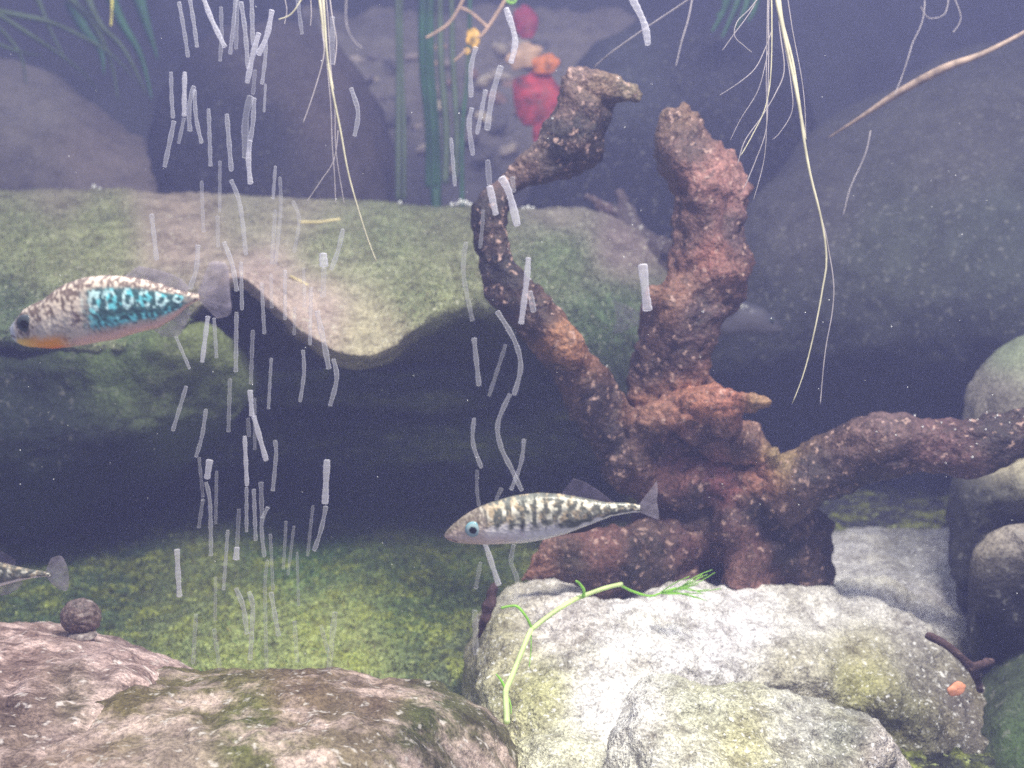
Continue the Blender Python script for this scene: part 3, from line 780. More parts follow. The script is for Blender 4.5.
grown('curved_prong', [
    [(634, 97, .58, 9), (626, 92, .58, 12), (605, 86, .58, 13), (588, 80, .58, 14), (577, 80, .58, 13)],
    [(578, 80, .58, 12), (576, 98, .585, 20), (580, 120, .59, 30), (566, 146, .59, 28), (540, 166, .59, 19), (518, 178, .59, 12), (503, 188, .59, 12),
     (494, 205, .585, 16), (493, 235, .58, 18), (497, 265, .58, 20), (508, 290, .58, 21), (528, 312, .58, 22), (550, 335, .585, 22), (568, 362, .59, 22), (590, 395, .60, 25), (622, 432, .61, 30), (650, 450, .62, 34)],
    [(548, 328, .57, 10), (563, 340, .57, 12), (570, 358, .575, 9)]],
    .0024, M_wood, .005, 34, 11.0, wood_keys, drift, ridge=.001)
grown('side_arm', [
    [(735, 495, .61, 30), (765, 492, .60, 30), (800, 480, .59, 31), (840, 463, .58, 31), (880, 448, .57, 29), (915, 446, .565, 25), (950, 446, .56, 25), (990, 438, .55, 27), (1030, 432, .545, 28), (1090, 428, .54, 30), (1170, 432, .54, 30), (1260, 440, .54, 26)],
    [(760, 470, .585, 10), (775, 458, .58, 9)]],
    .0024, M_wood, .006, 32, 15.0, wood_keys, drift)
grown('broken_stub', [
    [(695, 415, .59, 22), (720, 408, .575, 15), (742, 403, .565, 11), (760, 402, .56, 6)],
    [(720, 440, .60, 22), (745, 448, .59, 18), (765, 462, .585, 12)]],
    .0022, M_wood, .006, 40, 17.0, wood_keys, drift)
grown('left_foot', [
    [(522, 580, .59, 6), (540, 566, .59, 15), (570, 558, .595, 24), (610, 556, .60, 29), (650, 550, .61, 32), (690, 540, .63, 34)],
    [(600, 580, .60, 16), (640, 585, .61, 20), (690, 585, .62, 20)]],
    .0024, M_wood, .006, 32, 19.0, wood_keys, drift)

tag(grown('forked_root', [
    [(588, 197, .93, 3), (606, 207, .92, 5), (625, 222, .91, 8), (645, 240, .90, 13), (668, 262, .88, 17), (690, 275, .86, 15)],
    [(620, 195, .93, 4), (628, 210, .92, 7), (636, 226, .91, 9)],
    [(668, 250, .86, 4), (682, 252, .85, 3)]],
    .0022, stone('grey_root_wood', speck=.4, vary=.5, vscale=70), .006, 30, 6.0, [(600, 205, (120, 95, 98)), (630, 215, (105, 92, 95)), (660, 255, (100, 84, 86))]),
    'dull purple forked root lying on the right end of the ledge', 'root')
tag(grown('dark_twig', [
    [(929, 636, .50, 4), (940, 641, .50, 3.2), (955, 652, .50, 3.6), (968, 664, .50, 4.5), (974, 672, .505, 4.5), (980, 690, .51, 3)],
    [(972, 668, .50, 4), (982, 664, .50, 5), (990, 662, .505, 4)]],
    .0009, M_darkwood, .0007, 60, 6.0, [(950, 650, (60, 55, 58))], ridge=0, fine=.0003),
    'dark bent twig leaning on the right side of the pale stone', 'twig')
tag(grown('brown_twig', [[(494, 588, .55, 5), (489, 606, .55, 5), (484, 622, .55, 4), (478, 636, .555, 3)]],
    .0009, M_darkwood, .0007, 60, 7.0, [(490, 610, (90, 66, 55))], ridge=0),
    'short brown twig end at the left edge of the pale stone', 'twig')

# ------------------------------------------------------------------ fish
def fish(name, top, bot, x0, y0, s, depth, thick, colfun, label, fins, eye, mouth=None, yaw=0.0):
    """top/bot: outline points in a local frame (units), s: pixels per unit; frame origin at picture (x0,y0)"""
    top = np.array(top, float); bot = np.array(bot, float)
    k = s * depth / FPX
    nose, tail = top[0, 0], top[-1, 0]
    nx, na = 220, 72
    xs = nose + (tail - nose) * (0.5 - 0.5 * np.cos(np.linspace(0, PI, nx))) 
    to, bo = top[np.argsort(top[:, 0])], bot[np.argsort(bot[:, 0])]
    tz = np.interp(xs, to[:, 0], to[:, 1]); bz = np.interp(xs, bo[:, 0], bo[:, 1])
    # smooth outline
    def smo(a):
        b = a.copy()
        for _ in range(6):
            b[1:-1] = (b[:-2] + b[1:-1] * 2 + b[2:]) / 4
        return b
    tz, bz = smo(tz), smo(bz)
    xc, zc = (nose + tail) / 2, (top[:, 1].mean() + bot[:, 1].mean()) / 2
    if name == 'striped_tailed_fish': xc, zc = 0.0, 270.0
    org = P(x0 + s * xc, y0 + s * zc, depth)
    cy, sy = math.cos(yaw), math.sin(yaw)
    def W(x, z, y):                       # local units -> world
        X, Y, Z = (x - xc) * k, y * k, -(z - zc) * k / math.cos(PITCH)
        return org + np.array([X * cy - Y * sy, X * sy + Y * cy, Z])
    V = []; UV = []
    Lb = abs(tail - nose)
    for i, x in enumerate(xs):
        u = abs(x - nose) / Lb
        cz = (tz[i] + bz[i]) / 2; hz = max((bz[i] - tz[i]) / 2, .6)
        wd = thick * (min(1, u / .22) ** .6) * (1 - max(0, (u - .35) / .65) ** 1.3 * .86) 
        wd = min(wd, hz * .95) if u < .3 else wd
        wd = max(wd, 1.2)
        for j in range(na):
            a = 2 * PI * j / na
            V.append(W(x, cz - hz * math.cos(a), wd * math.copysign(abs(math.sin(a)) ** .85, -math.sin(a))))
            UV.append((u, math.cos(a), math.sin(a), x, cz - hz * math.cos(a)))
    F = []
    for i in range(nx - 1):
        for j in range(na):
            j2 = (j + 1) % na
            F.append((i * na + j, i * na + j2, (i + 1) * na + j2, (i + 1) * na + j))
    F.append(tuple(range(na))); F.append(tuple((nx - 1) * na + j for j in range(na)))
    V = np.array(V)
    cols = np.array([colfun(*q) for q in UV])
    root = empty(name, W((nose + tail) / 2, max(bz), 0))
    tag(root, label, 'fish')
    # light relief of scales and gill cover
    Nn = vnormals(V, F)
    for i, q in enumerate(UV):
        g = math.exp(-((q[0] - .235 - .03 * (1 - q[1] ** 2)) / .008) ** 2) * (1 if abs(q[1]) < .75 else 0)
        m = math.exp(-((q[1] + .25 + q[0] * 3) / .12) ** 2) * (1 if q[0] < .06 else 0)
        V[i] += Nn[i] * k * (-1.3 * g * thick / 40 - 1.6 * m * thick / 40 + .5 * noise.noise(Vector((q[3] * .09, q[4] * .09, q[2] * 3))))
    make('body', V, F, FISHM, root, cols=cols)
    # eyes
    ex, ez, er = eye
    EV, EF = ico(4)
    i0 = int(np.argmin(abs(xs - ex)))
    cz = (tz[i0] + bz[i0]) / 2; hz = (bz[i0] - tz[i0]) / 2
    u = abs(ex - nose) / Lb
    wd = min(thick * (min(1, u / .22) ** .6), hz * .95)
    side = wd * math.sqrt(max(.1, 1 - ((ez - cz) / hz) ** 2))
    for sg in (-1, 1):
        c = W(ex, ez, sg * (side - er * .10))
        ev = EV * er * k
        ev = ev * np.array([1, .40, 1])
        ecol = np.zeros((len(EV), 3))
        for q in range(len(EV)):
            rr = math.hypot(EV[q][0], EV[q][2])
            ecol[q] = (.01, .01, .015) if rr < .46 else (srgb((165, 190, 192)) if rr < .84 else srgb((120, 165, 175))) if EYE_BRIGHT[0] else srgb((72, 80, 86))
        eo = make('eye', ev + c, EF, EYEM, root, cols=ecol)
    if mouth:
        mp_ = [W(mx_, mz_, -min(thick * (min(1, abs(mx_ - nose) / Lb / .22) ** .6), 26) * .8 - 2) for mx_, mz_ in mouth]
        make('mouth', *tube(np.array(mp_), [k * 2.2, k * 2.6, k * 1.6], 6), M_lip, root)
    # fins
    for (fname, outline, bend, mat, rays) in fins:
        # outline = (root line points, tip line points); fan of rays between
        ra = resample(outline[0], rays * 4 + 1); rb = resample(outline[1], rays * 4 + 1)
        nn = 10; FV = []
        for i in range(len(ra)):
            rib = .8 * math.cos(i * PI / 2)
            for j in range(nn):
                f = j / (nn - 1)
                p = ra[i] * (1 - f) + rb[i] * f
                FV.append((p[0], p[1], bend[0] * f * f + bend[1] + rib * .6 * (1 - .5 * f)))
        m_ = len(FV)
        th = .45
        pts = [W(a, b, c - th) for a, b, c in FV] + [W(a, b, c + th) for a, b, c in FV]
        FF = []
        R = len(ra)
        for i in range(R - 1):
            for j in range(nn - 1):
                q = (i * nn + j, i * nn + j + 1, (i + 1) * nn + j + 1, (i + 1) * nn + j)
                FF.append(q); FF.append(tuple(a + m_ for a in q[::-1]))
        per = [i * nn for i in range(R)] + [(R - 1) * nn + j for j in range(1, nn)] + [i * nn + nn - 1 for i in range(R - 2, -1, -1)] + [j for j in range(nn - 2, 0, -1)]
        for a, b in zip(per, per[1:] + per[:1]):
            FF.append((a, b, b + m_, a + m_))
        make(fname, np.array(pts), FF, mat, root)
    return root

EYE_BRIGHT = [True]
FISHM, t_, o_ = nt('fish_skin')
a_ = N(t_, 'ShaderNodeAttribute', attribute_name='Col')
b_ = N(t_, 'ShaderNodeBsdfPrincipled'); b_.inputs['Roughness'].default_value = .38; b_.inputs['Specular IOR Level'].default_value = .5
b_.inputs['Metallic'].default_value = .1
tc_ = N(t_, 'ShaderNodeTexCoord')
v_ = N(t_, 'ShaderNodeTexVoronoi', i_Scale=700.0); t_.links.new(tc_.outputs['Object'], v_.inputs['Vector'])
bp_ = N(t_, 'ShaderNodeBump', i_Strength=.35, i_Distance=.0006); t_.links.new(v_.outputs[0], bp_.inputs['Height'])
t_.links.new(bp_.outputs[0], b_.inputs['Normal']); t_.links.new(a_.outputs[0], b_.inputs['Base Color']); t_.links.new(b_.outputs[0], o_.inputs[0])
EYEM, t_, o_ = nt('fish_eye')
a_ = N(t_, 'ShaderNodeAttribute', attribute_name='Col')
b_ = N(t_, 'ShaderNodeBsdfPrincipled'); b_.inputs['Roughness'].default_value = .12
t_.links.new(a_.outputs[0], b_.inputs['Base Color']); t_.links.new(b_.outputs[0], o_.inputs[0])
M_fin = plain('fin_membrane', tuple(srgb((190, 180, 190))), .4, alpha=.36, vary=.3, vscale=300, trans=.4)
M_findark = plain('dark_fin_membrane', tuple(srgb((140, 130, 150))), .4, alpha=.20, vary=.3, vscale=300, trans=.4)
M_spine = plain('fin_spine', tuple(srgb((70, 62, 66))), .5)

M_lip = plain('fish_lip', tuple(srgb((120, 95, 88))), .5)

def lerp(a, b, f):
    f = min(1, max(0, f)); return a * (1 - f) + b * f
def sst(a, b, x):
    x = min(1, max(0, (x - a) / (b - a))); return x * x * (3 - 2 * x)

def col_spotted(u, c, s_, x, z):
    """c = +1 back .. -1 belly"""
    p = Vector((x * .035, z * .035, s_ * .6))
    n = noise.noise(p); n2 = noise.noise(p * 3.1 + Vector((4, 4, 4)))
    silver = srgb((250, 242, 238)); dark = srgb((104, 106, 98)); cream = srgb((240, 234, 214)); tan = srgb((178, 160, 132)); pink = srgb((232, 190, 176))
    back = lerp(dark, tan, sst(.0, .3, n + .6 * n2))
    # two rows of pale squares over a dark flank, after the gill cover
    ph = x / 50.0 + .5 * n
    sq1 = sst(.1, .5, math.cos(2 * PI * ph) + .5 * n2 ) * math.exp(-((c - .62) / .20) ** 2)
    sq2 = sst(.0, .5, math.cos(2 * PI * ph * 1.1 + 1.6) + .5 * n2) * math.exp(-((c - .12) / .22) ** 2)
    m = lerp(back, cream, sq1 * 1.1 if u > .2 else sst(.05, .3, n2 + .1))
    edge = -.12 - .55 * sst(.35, .8, u) + .35 * n
    col = lerp(silver * .95, m, sst(edge, edge + .25, c))
    if u > .3: col = lerp(col, cream * .9, sq2 * sst(.3, .45, u))
    # dark saddle bars reaching down the side
    bar = sst(.2, .7, math.cos(2 * PI * ph + PI) + .4 * n2) * sst(-.75, -.1, c) * sst(.34, .48, u)
    col = lerp(col, dark * .8, .75 * bar)
    head = 1 - sst(.16, .26, u)
    hc = lerp(srgb((215, 190, 175)), srgb((125, 112, 100)), sst(.15, .7, c + .4 * n))
    col = lerp(col, hc, head * .85)
    col = lerp(col, pink, .5 * math.exp(-((u - .27) / .09) ** 2) * sst(-.1, -.7, c))
    col = lerp(col, srgb((60, 60, 62)), math.exp(-((u - .40) / .014) ** 2) * math.exp(-((c + .12) / .22) ** 2))
    return col * (1 + .25 * n2)

def col_breeding(u, c, s_, x, z):
    p = Vector((x * .03, z * .03, s_ * .6))
    n = noise.noise(p); n2 = noise.noise(p * 2.6 + Vector((9, 4, 4)))
    cream = srgb((225, 208, 192)); brown = srgb((120, 104, 98)); blue = srgb((120, 215, 225)); pale = srgb((205, 240, 240)); deep = srgb((72, 106, 110)); orange = srgb((255, 165, 40)); pink = srgb((238, 196, 182))
    col = lerp(cream, brown, sst(-.10, .25, n2 + .35 * n + .22 * sst(.3, .9, c)))
    fl = sst(.40, .50, u) * (1 - sst(.90, .97, u)) * sst(-.62, -.4, c) * (1 - sst(.62, .78, c))
    ring = abs(noise.noise(Vector((x * .022, z * .03, 3))))
    ov = ((x % 62 - 31) / 19) ** 2 + ((c - .32) / .30) ** 2
    wv = .9 * math.exp(-((math.sqrt(ov) - .85) / .3) ** 2) + .75 * n2 - .12
    fc = lerp(deep, pale if n > 0 else blue, sst(.05, .4, wv))
    fc = lerp(fc, blue, sst(-.1, -.35, c) * sst(-.2, .3, n2 + .1) * .9)
    col = lerp(col, fc, fl)
    col = lerp(col, pink, sst(-.55, -.8, c) * sst(.3, .4, u))
    th = sst(-.25, -.62, c + .12 * n) * (1 - sst(.26, .36, u)) * sst(0.0, .05, u)
    oc = lerp(srgb((250, 215, 110)), orange, sst(.02, .22, u))
    oc = lerp(oc, srgb((250, 110, 30)), sst(-.8, -1, c) * sst(.1, .25, u))
    col = lerp(col, oc, th * .95)
    gill = sst(.16, .2, u) * (1 - sst(.33, .40, u)) * sst(-.7, -.4, c) * (1 - sst(.0, .3, c))
    col = lerp(col, srgb((220, 212, 200)), gill * .6 * (1 if n2 > -.1 else .3))
    col = lerp(col, srgb((215, 220, 228)), (1 - sst(.02, .06, u)))
    return col * (1 + .2 * n2)

def col_far(u, c, s_, x, z):
    n = noise.noise(Vector((x * .05, z * .05, 0)))
    return lerp(srgb((88, 86, 96)), srgb((56, 56, 66)), sst(-.2, .6, c + n))

# the spotted one in the middle
fish('spotted_fish',
     [(58, 305), (75, 283), (100, 260), (130, 236), (160, 215), (205, 192), (250, 175), (340, 147), (440, 133), (540, 138), (640, 155), (720, 172), (800, 173), (858, 182)],
     [(58, 318), (80, 333), (120, 342), (180, 345), (240, 345), (380, 340), (470, 325), (560, 300), (660, 262), (740, 228), (820, 214), (858, 212)],
     430, 460, .2441, .36, 62, col_spotted,
     'pale spotted fish with a round blue eye swimming left before the driftwood',
     [('tail_fin', ([(848, 188), (852, 198), (848, 208)], [(925, 84), (930, 130), (928, 170), (936, 210), (940, 250)]), (8, 0), M_fin, 9),
      ('dorsal_fin', ([(530, 142), (600, 150), (700, 172), (745, 178)], [(585, 72), (640, 92), (700, 132), (752, 172)]), (4, 0), M_findark, 9),
      ('anal_fin', ([(560, 296), (640, 266), (700, 244)], [(556, 306), (640, 296), (700, 262)]), (3, 0), M_spine, 7),
      ('pectoral_fin', ([(352, 250), (360, 262), (366, 274)], [(378, 288), (390, 292), (396, 286)]), (-8, -58), M_findark, 5)],
     (178, 267, 33), mouth=[(66, 318), (88, 322), (112, 330)])
# the colourful one at left
EYE_BRIGHT[0] = False
fish('colourful_fish',
     [(32, 345), (55, 318), (95, 275), (135, 252), (180, 235), (225, 200), (270, 175), (350, 150), (440, 143), (540, 150), (640, 175), (720, 203), (790, 214)],
     [(32, 368), (45, 395), (70, 410), (100, 418), (200, 424), (300, 415), (380, 400), (450, 390), (530, 365), (620, 345), (690, 305), (740, 262), (790, 236)],
     0, 240, .2539, .33, 85, col_breeding,
     'blue flanked fish with an orange throat swimming left above the ledge hollow',
     [('tail_fin', ([(782, 216), (785, 225), (782, 234)], [(835, 95), (870, 92), (905, 110), (908, 210), (905, 290), (850, 312)]), (14, 0), M_fin, 10),
      ('dorsal_fin', ([(500, 148), (600, 166), (700, 198), (745, 208)], [(560, 108), (640, 125), (715, 152), (752, 192)]), (5, 0), M_fin, 9),
      ('anal_fin', ([(590, 350), (660, 322), (745, 258)], [(640, 382), (700, 372), (752, 290)]), (5, 0), M_fin, 9),
      ('dorsal_spine', ([(488, 150), (498, 150)], [(512, 134), (516, 134)]), (0, 0), M_spine, 2),
      ('pectoral_fin', ([(268, 270), (278, 290), (284, 310)], [(330, 262), (340, 300), (322, 330)]), (-14, -78), M_findark, 6)],
     (120, 318, 36), mouth=[(42, 372), (58, 378), (78, 392)])
# the one leaving the picture at lower left
fish('striped_tailed_fish',
     [(-960, 300), (-900, 240), (-800, 180), (-650, 130), (-450, 120), (-250, 145), (0, 203), (100, 232), (200, 254), (260, 262), (318, 272)],
     [(-960, 330), (-880, 380), (-750, 420), (-550, 440), (-350, 425), (-150, 400), (0, 360), (100, 330), (200, 308), (260, 300), (318, 294)],
     0, 530, .15625, .37, 90, lambda u, c, s_, x, z: col_spotted(u, c, s_, x * .62, z),
     'tail end of a pale chequered fish leaving at the left edge',
     [('tail_fin', ([(288, 270), (292, 282), (288, 294)], [(330, 182), (400, 168), (432, 260), (428, 350), (405, 402), (335, 376)]), (12, 0), M_fin, 9),
      ('dorsal_fin', ([(-180, 160), (0, 203), (100, 232)], [(-130, 100), (0, 122), (110, 190)]), (5, 0), M_findark, 9),
      ('anal_fin', ([(-120, 372), (0, 340), (120, 318)], [(-60, 440), (60, 410), (135, 345)]), (5, 0), M_fin, 9)],
     (-850, 270, 42))
fish('dim_fish',
     [(784, 327), (776, 318), (762, 308), (746, 302), (725, 299), (700, 302), (670, 308), (640, 314)],
     [(784, 330), (776, 333), (762, 334), (746, 333), (725, 336), (700, 334), (670, 328), (640, 322)],
     0, 0, 1.0, .74, 10, col_far,
     'dim greyish fish facing right in the gloom behind the upright prong',
     [('tail_fin', ([(646, 314), (644, 318), (646, 322)], [(612, 300), (616, 318), (612, 336)]), (2, 0), M_findark, 6)],
     (770, 320, 3.5))

# ------------------------------------------------------------------ snail
bpy.context.view_layer.update()
_st = bpy.data.objects['ridged_front_stone']
_dir = P(82, 640, 1.0) - CAM
_hit = _st.ray_cast(Vector(CAM) - _st.location, Vector(_dir).normalized())
SD = float((np.array(_hit[1] + _st.location) - CAM) @ FWD) + .004 if _hit[0] else .465
sn = empty('snail', P(82, 638, SD))
tag(sn, 'small round dark snail sitting on the ridged stone at lower left', 'snail')
SV, SF = ico(5)
c = P(81, 617, SD); r = 19.5 * SD / FPX
V = SV.copy()
for i in range(len(V)):
    x, y, z = V[i]
    a = math.atan2(z, x) + 1.6 * y
    V[i] *= 1 + .035 * math.sin(9 * a) + .06 * noise.noise(Vector(V[i]) * 3)
M_shell = stone('snail_shell', base=tuple(srgb((104, 88, 84))), vary=.7, vscale=260, speck=.4, speckscale=420, speckcol=(.5, .45, .42), rough=.45, spec=.5)
make('shell', V * np.array([r, r * .85, r * .95]) + c, SF, M_shell, sn)
V = SV * np.array([r * .75, r * .6, r * .32]) + P(82, 635, SD - .001)
make('foot', V, SF, stone('snail_flesh', base=tuple(srgb((130, 120, 118))), vary=.4), sn)

# ------------------------------------------------------------------ plants
M_stalk = plain('fresh_green_stem', tuple(srgb((222, 238, 175))), .4, vary=.2, trans=.35)
M_leafg = plain('fresh_green_leaf', tuple(srgb((165, 215, 100))), .4, vary=.25, trans=.45)
sp = empty('green_sprig', P(506, 722, .445))
tag(sp, 'bright green branching water plant sprig lying over the pale stone', 'plant')
px = .46 / FPX
def sd(pts, d0, d1):
    n = len(pts)
    return [(x, y, d0 + (d1 - d0) * i / (n - 1)) for i, (x, y) in enumerate(pts)]
strand('stem', sd([(507, 723), (506, 700), (506, 690), (512, 676), (520, 656), (529, 634), (532, 629)], .44, .48), 3.2 * px, 2.6 * px, M_stalk, sp, 30)
strand('stem', sd([(532, 629), (550, 615), (570, 602), (583, 596), (605, 588), (622, 584)], .48, .51), 2.6 * px, 2.4 * px, M_stalk, sp, 30)
strand('branch', sd([(532, 629), (527, 618), (518, 607), (511, 606), (501, 608)], .48, .48), 1.6 * px, 1.3 * px, M_leafg, sp, 20)
strand('branch', sd([(506, 690), (501, 680), (496, 674)], .455, .455), 1.8 * px, .7 * px, M_leafg, sp, 12)
strand('branch', sd([(583, 597), (584, 590), (579, 583), (576, 581)], .495, .49), 2.0 * px, 1.2 * px, M_leafg, sp, 12)
strand('branch', sd([(531, 632), (531, 650), (529, 668)], .478, .475), .8 * px, .5 * px, M_leafg, sp, 12)
strand('branch', sd([(508, 696), (511, 706), (511, 714)], .45, .445), .8 * px, .5 * px, M_leafg, sp, 10)
strand('stem', sd([(620, 585), (632, 591), (650, 596), (663, 592), (676, 588)], .51, .53), 1.5 * px, 1.1 * px, M_leafg, sp, 20)
rr = random.Random(3)
for i in range(16):
    a = rr.uniform(-.75, .35)
    x0 = rr.uniform(658, 682); y0 = 594 - (x0 - 658) * .25
    L_ = rr.uniform(20, 44)
    x1, y1 = min(x0 + L_ * math.cos(a), 722), y0 + L_ * math.sin(a) * .7
    strand('leaflet', sd([(x0, y0), ((x0 + x1) / 2, (y0 + y1) / 2 + rr.uniform(-3, 3)), (x1, y1)], .525, .53 + rr.uniform(-.02, .01)), .8 * px, .4 * px, M_leafg, sp, 10, 5)

def blade(name, pts, w0, w1, mat, parent, n=24):
    """grass blade: tapering strip with a folded midrib and real thickness"""
    q = resample(pts, n); W = PA(q)
    T = np.gradient(W, axis=0); T /= np.linalg.norm(T, axis=1)[:, None]
    V = []; F = []
    for i in range(n):
        side = np.cross(T[i], FWD * .9 + UP * .3); side /= np.linalg.norm(side)
        nrm = np.cross(side, T[i])
        wd = (w0 + (w1 - w0) * (i / (n - 1)) ** 1.3) * q[i, 2] / FPX
        V += [W[i] - side * wd, W[i] + nrm * wd * .35, W[i] + side * wd, W[i] + nrm * (wd * .35 - wd * .25)]
    for i in range(n - 1):
        for k in range(4):
            k2 = (k + 1) % 4
            F.append((i * 4 + k, i * 4 + k2, i * 4 + 4 + k2, i * 4 + 4 + k))
    F.append((0, 1, 2, 3)); F.append(tuple((n - 1) * 4 + k for k in range(4)))
    return make(name, np.array(V), F, mat, parent)
M_grassd = plain('dull_green_blade', tuple(srgb((92, 112, 82))), .5, vary=.3, vscale=30, trans=.3)
M_grassg = plain('deep_green_blade', tuple(srgb((58, 108, 72))), .5, vary=.3, vscale=30, trans=.3)
M_straw = plain('straw', tuple(srgb((215, 200, 150))), .5, vary=.25)
M_strawb = plain('brown_straw', tuple(srgb((175, 145, 125))), .5, vary=.25)
g = empty('arching_grass', P(60, 150, 1.3))
tag(g, 'arching dull green grass clump in the upper left corner', 'plant')
for pts, w0 in [
    ([(-40, 0, 1.05), (0, 12, 1.05), (45, 21, 1.06), (80, 36, 1.08), (112, 55, 1.1), (135, 80, 1.12)], 4.0),
    ([(-40, -8, 1.05), (0, 16, 1.05), (30, 35, 1.06), (60, 55, 1.08), (85, 75, 1.1), (100, 95, 1.12)], 3.5),
    ([(80, -20, 1.1), (98, 22, 1.1), (120, 45, 1.11), (135, 70, 1.12), (146, 95, 1.13)], 5),
    ([(60, -10, 1.12), (90, 20, 1.12), (110, 60, 1.14), (118, 100, 1.15)], 5),
    ([(-20, 10, 1.1), (10, 40, 1.12), (22, 60, 1.12), (26, 85, 1.12)], 3),
    ([(100, -30, 1.15), (120, 20, 1.15), (140, 55, 1.15), (152, 100, 1.15)], 7),
    ([(30, -20, 1.15), (50, 30, 1.15), (66, 60, 1.15)], 4),
    ([(-30, 30, 1.12), (0, 45, 1.12), (20, 52, 1.12), (42, 56, 1.12)], 3),
    ([(130, -30, 1.2), (145, 20, 1.2), (158, 60, 1.2)], 9),
    ([(70, 0, 1.2), (84, 30, 1.2), (100, 50, 1.2), (104, 75, 1.2)], 8)]:
    blade('blade', pts, w0, .6, M_grassd if w0 < 6 else M_grassg, g)
tag(strand('straw', [(112, -20, .9), (112, 5, .9), (111, 26, .9)], 2.0 * .9 / FPX, 1.0 * .9 / FPX, plain('yellow_straw', tuple(srgb((195, 185, 90))), .5)),
    'short yellow stalk end hanging from the top edge over the grass clump', 'straw')
g = empty('green_reeds', P(430, 205, 1.12))
tag(g, 'tall upright green reeds rising behind the middle of the ledge', 'plant')
rr = random.Random(11)
for (xb, xt, w0, mt) in [(398, 397, 4, 0), (404, 401, 3, 0), (431, 424, 8, 1), (436, 430, 7, 1), (445, 440, 5, 0), (455, 451, 4, 0), (462, 470, 3, 1)]:
    yb = rr.uniform(160, 205)
    blade('blade', [(xb, yb + 20, 1.12), (xb + rr.uniform(-2, 2), 130, 1.12), (xt + rr.uniform(-2, 2), 60, 1.12), (xt, -30, 1.12)], w0 * .8, w0 * .7, M_grassg if mt else M_grassd, g)
blade('blade', [(470, 30, 1.1), (466, 80, 1.1), (461, 110, 1.1)], 3, .5, M_grassd, g)
g = empty('green_reeds', P(735, 20, 1.1))
tag(g, 'small tuft of dark green leaves at the top edge right of centre', 'plant')
for (xt, xe, ye) in [(735, 712, 32), (745, 722, 38), (752, 735, 30), (728, 716, 16), (758, 748, 22)]:
    blade('blade', [(xt, -20, 1.05), ((xt + xe) / 2 + 2, 8, 1.05), (xe, ye, 1.05)], 5, 1, M_grassg, g)

# red leaf with its orange tip, and the yellow bits beside it
def leaf(name, cx, cy, d, w, h, rot, mat, parent=None, curl=.2, seed=0, lobes=5):
    nr, na = 14, 48; V = [P(cx, cy, d)]; F = []
    s = d / FPX
    for i in range(1, nr + 1):
        f = i / nr
        for j in range(na):
            a = 2 * PI * j / na
            rr_ = f * (1 + .18 * noise.noise(Vector((math.cos(a) * 1.6 + seed, math.sin(a) * 1.6, 0))) + .07 * math.cos(lobes * a))
            x, y = w * rr_ * math.cos(a), h * rr_ * math.sin(a)
            X = x * math.cos(rot) - y * math.sin(rot); Y = x * math.sin(rot) + y * math.cos(rot)
            V.append(P(cx, cy, d) + RT * X * s + UP * Y * s - FWD * (curl * (1 - f * f) * w * s + .05 * w * s * math.sin(3 * a) * f))
    for j in range(na):
        F.append((0, 1 + j, 1 + (j + 1) % na))
    for i in range(nr - 1):
        for j in range(na):
            j2 = (j + 1) % na
            F.append((1 + i * na + j, 1 + i * na + j2, 1 + (i + 1) * na + j2, 1 + (i + 1) * na + j))
    V = np.array(V); n = len(V)
    V = np.vstack([V, V + FWD * .0012])
    F += [tuple(k + n for k in f[::-1]) for f in F]
    b0 = 1 + (nr - 1) * na
    for j in range(na):
        a, b = b0 + j, b0 + (j + 1) % na
        F.append((a, b, b + n, a + n))
    return make(name, V, F, mat, parent)
M_red = plain('red_leaf', tuple(srgb((165, 50, 62))), .5, vary=.75, vscale=70, trans=.3)
M_orange = plain('orange_leaf', tuple(srgb((215, 130, 75))), .5, vary=.6, vscale=90, trans=.3)
M_tanl = plain('tan_leaf', tuple(srgb((200, 165, 140))), .5, vary=.3, vscale=60, trans=.2)
M_yel = plain('yellow_leaf', tuple(srgb((205, 165, 85))), .5, vary=.7, vscale=200, trans=.3)
r = empty('red_leaf', P(540, 140, 1.1))
tag(r, 'blurred red leaf with an orange top behind the curved driftwood prong', 'leaf')
leaf('leaf_blade', 538, 98, 1.10, 24, 30, .1, M_red, r, seed=2)
leaf('lower_lobe', 548, 125, 1.10, 14, 26, -.1, M_red, r, seed=5)
leaf('orange_tip', 545, 64, 1.09, 15, 10, .15, M_orange, r, seed=3)
tag(leaf('tan_leaf', 524, 56, 1.13, 18, 12, .5, M_tanl, seed=8), 'tan curled leaf just left of the red leaf top', 'leaf')
tag(leaf('dark_red_leaf', 526, 22, 1.2, 12, 17, .2, plain('dark_red_leaf', tuple(srgb((150, 45, 75))), .5, trans=.2), seed=9), 'small dim red leaf at the top edge above the tan leaf', 'leaf')
tag(leaf('yellow_leaf', 473, 37, .85, 7, 10, .1, M_yel, seed=11), 'small yellow leaf hanging beside the thin forked stem', 'leaf')
tag(leaf('yellow_leaf', 467, 51, .85, 3.4, 3.2, .1, M_yel, seed=12), 'tiny yellow leaf scrap just below the larger yellow leaf', 'leaf')
tag(leaf('orange_leaf', 957, 689, .50, 9, 7, .5, plain('peach_leaf', tuple(srgb((235, 165, 130))), .5, trans=.2), seed=14, lobes=2), 'little peach coloured leaf scrap below the dark bent twig', 'leaf')
for x, y, w_, lab in [(440, 47, 7, 'pale brown leaf scrap on the gravel, right of the thick reeds'), (439, 63, 5, 'short pale brown scrap on the gravel below another scrap')]:
    tag(leaf('leaf_scrap', x, y, 1.35, w_, 2.6, .15, M_tanl, seed=x), lab, 'leaf')

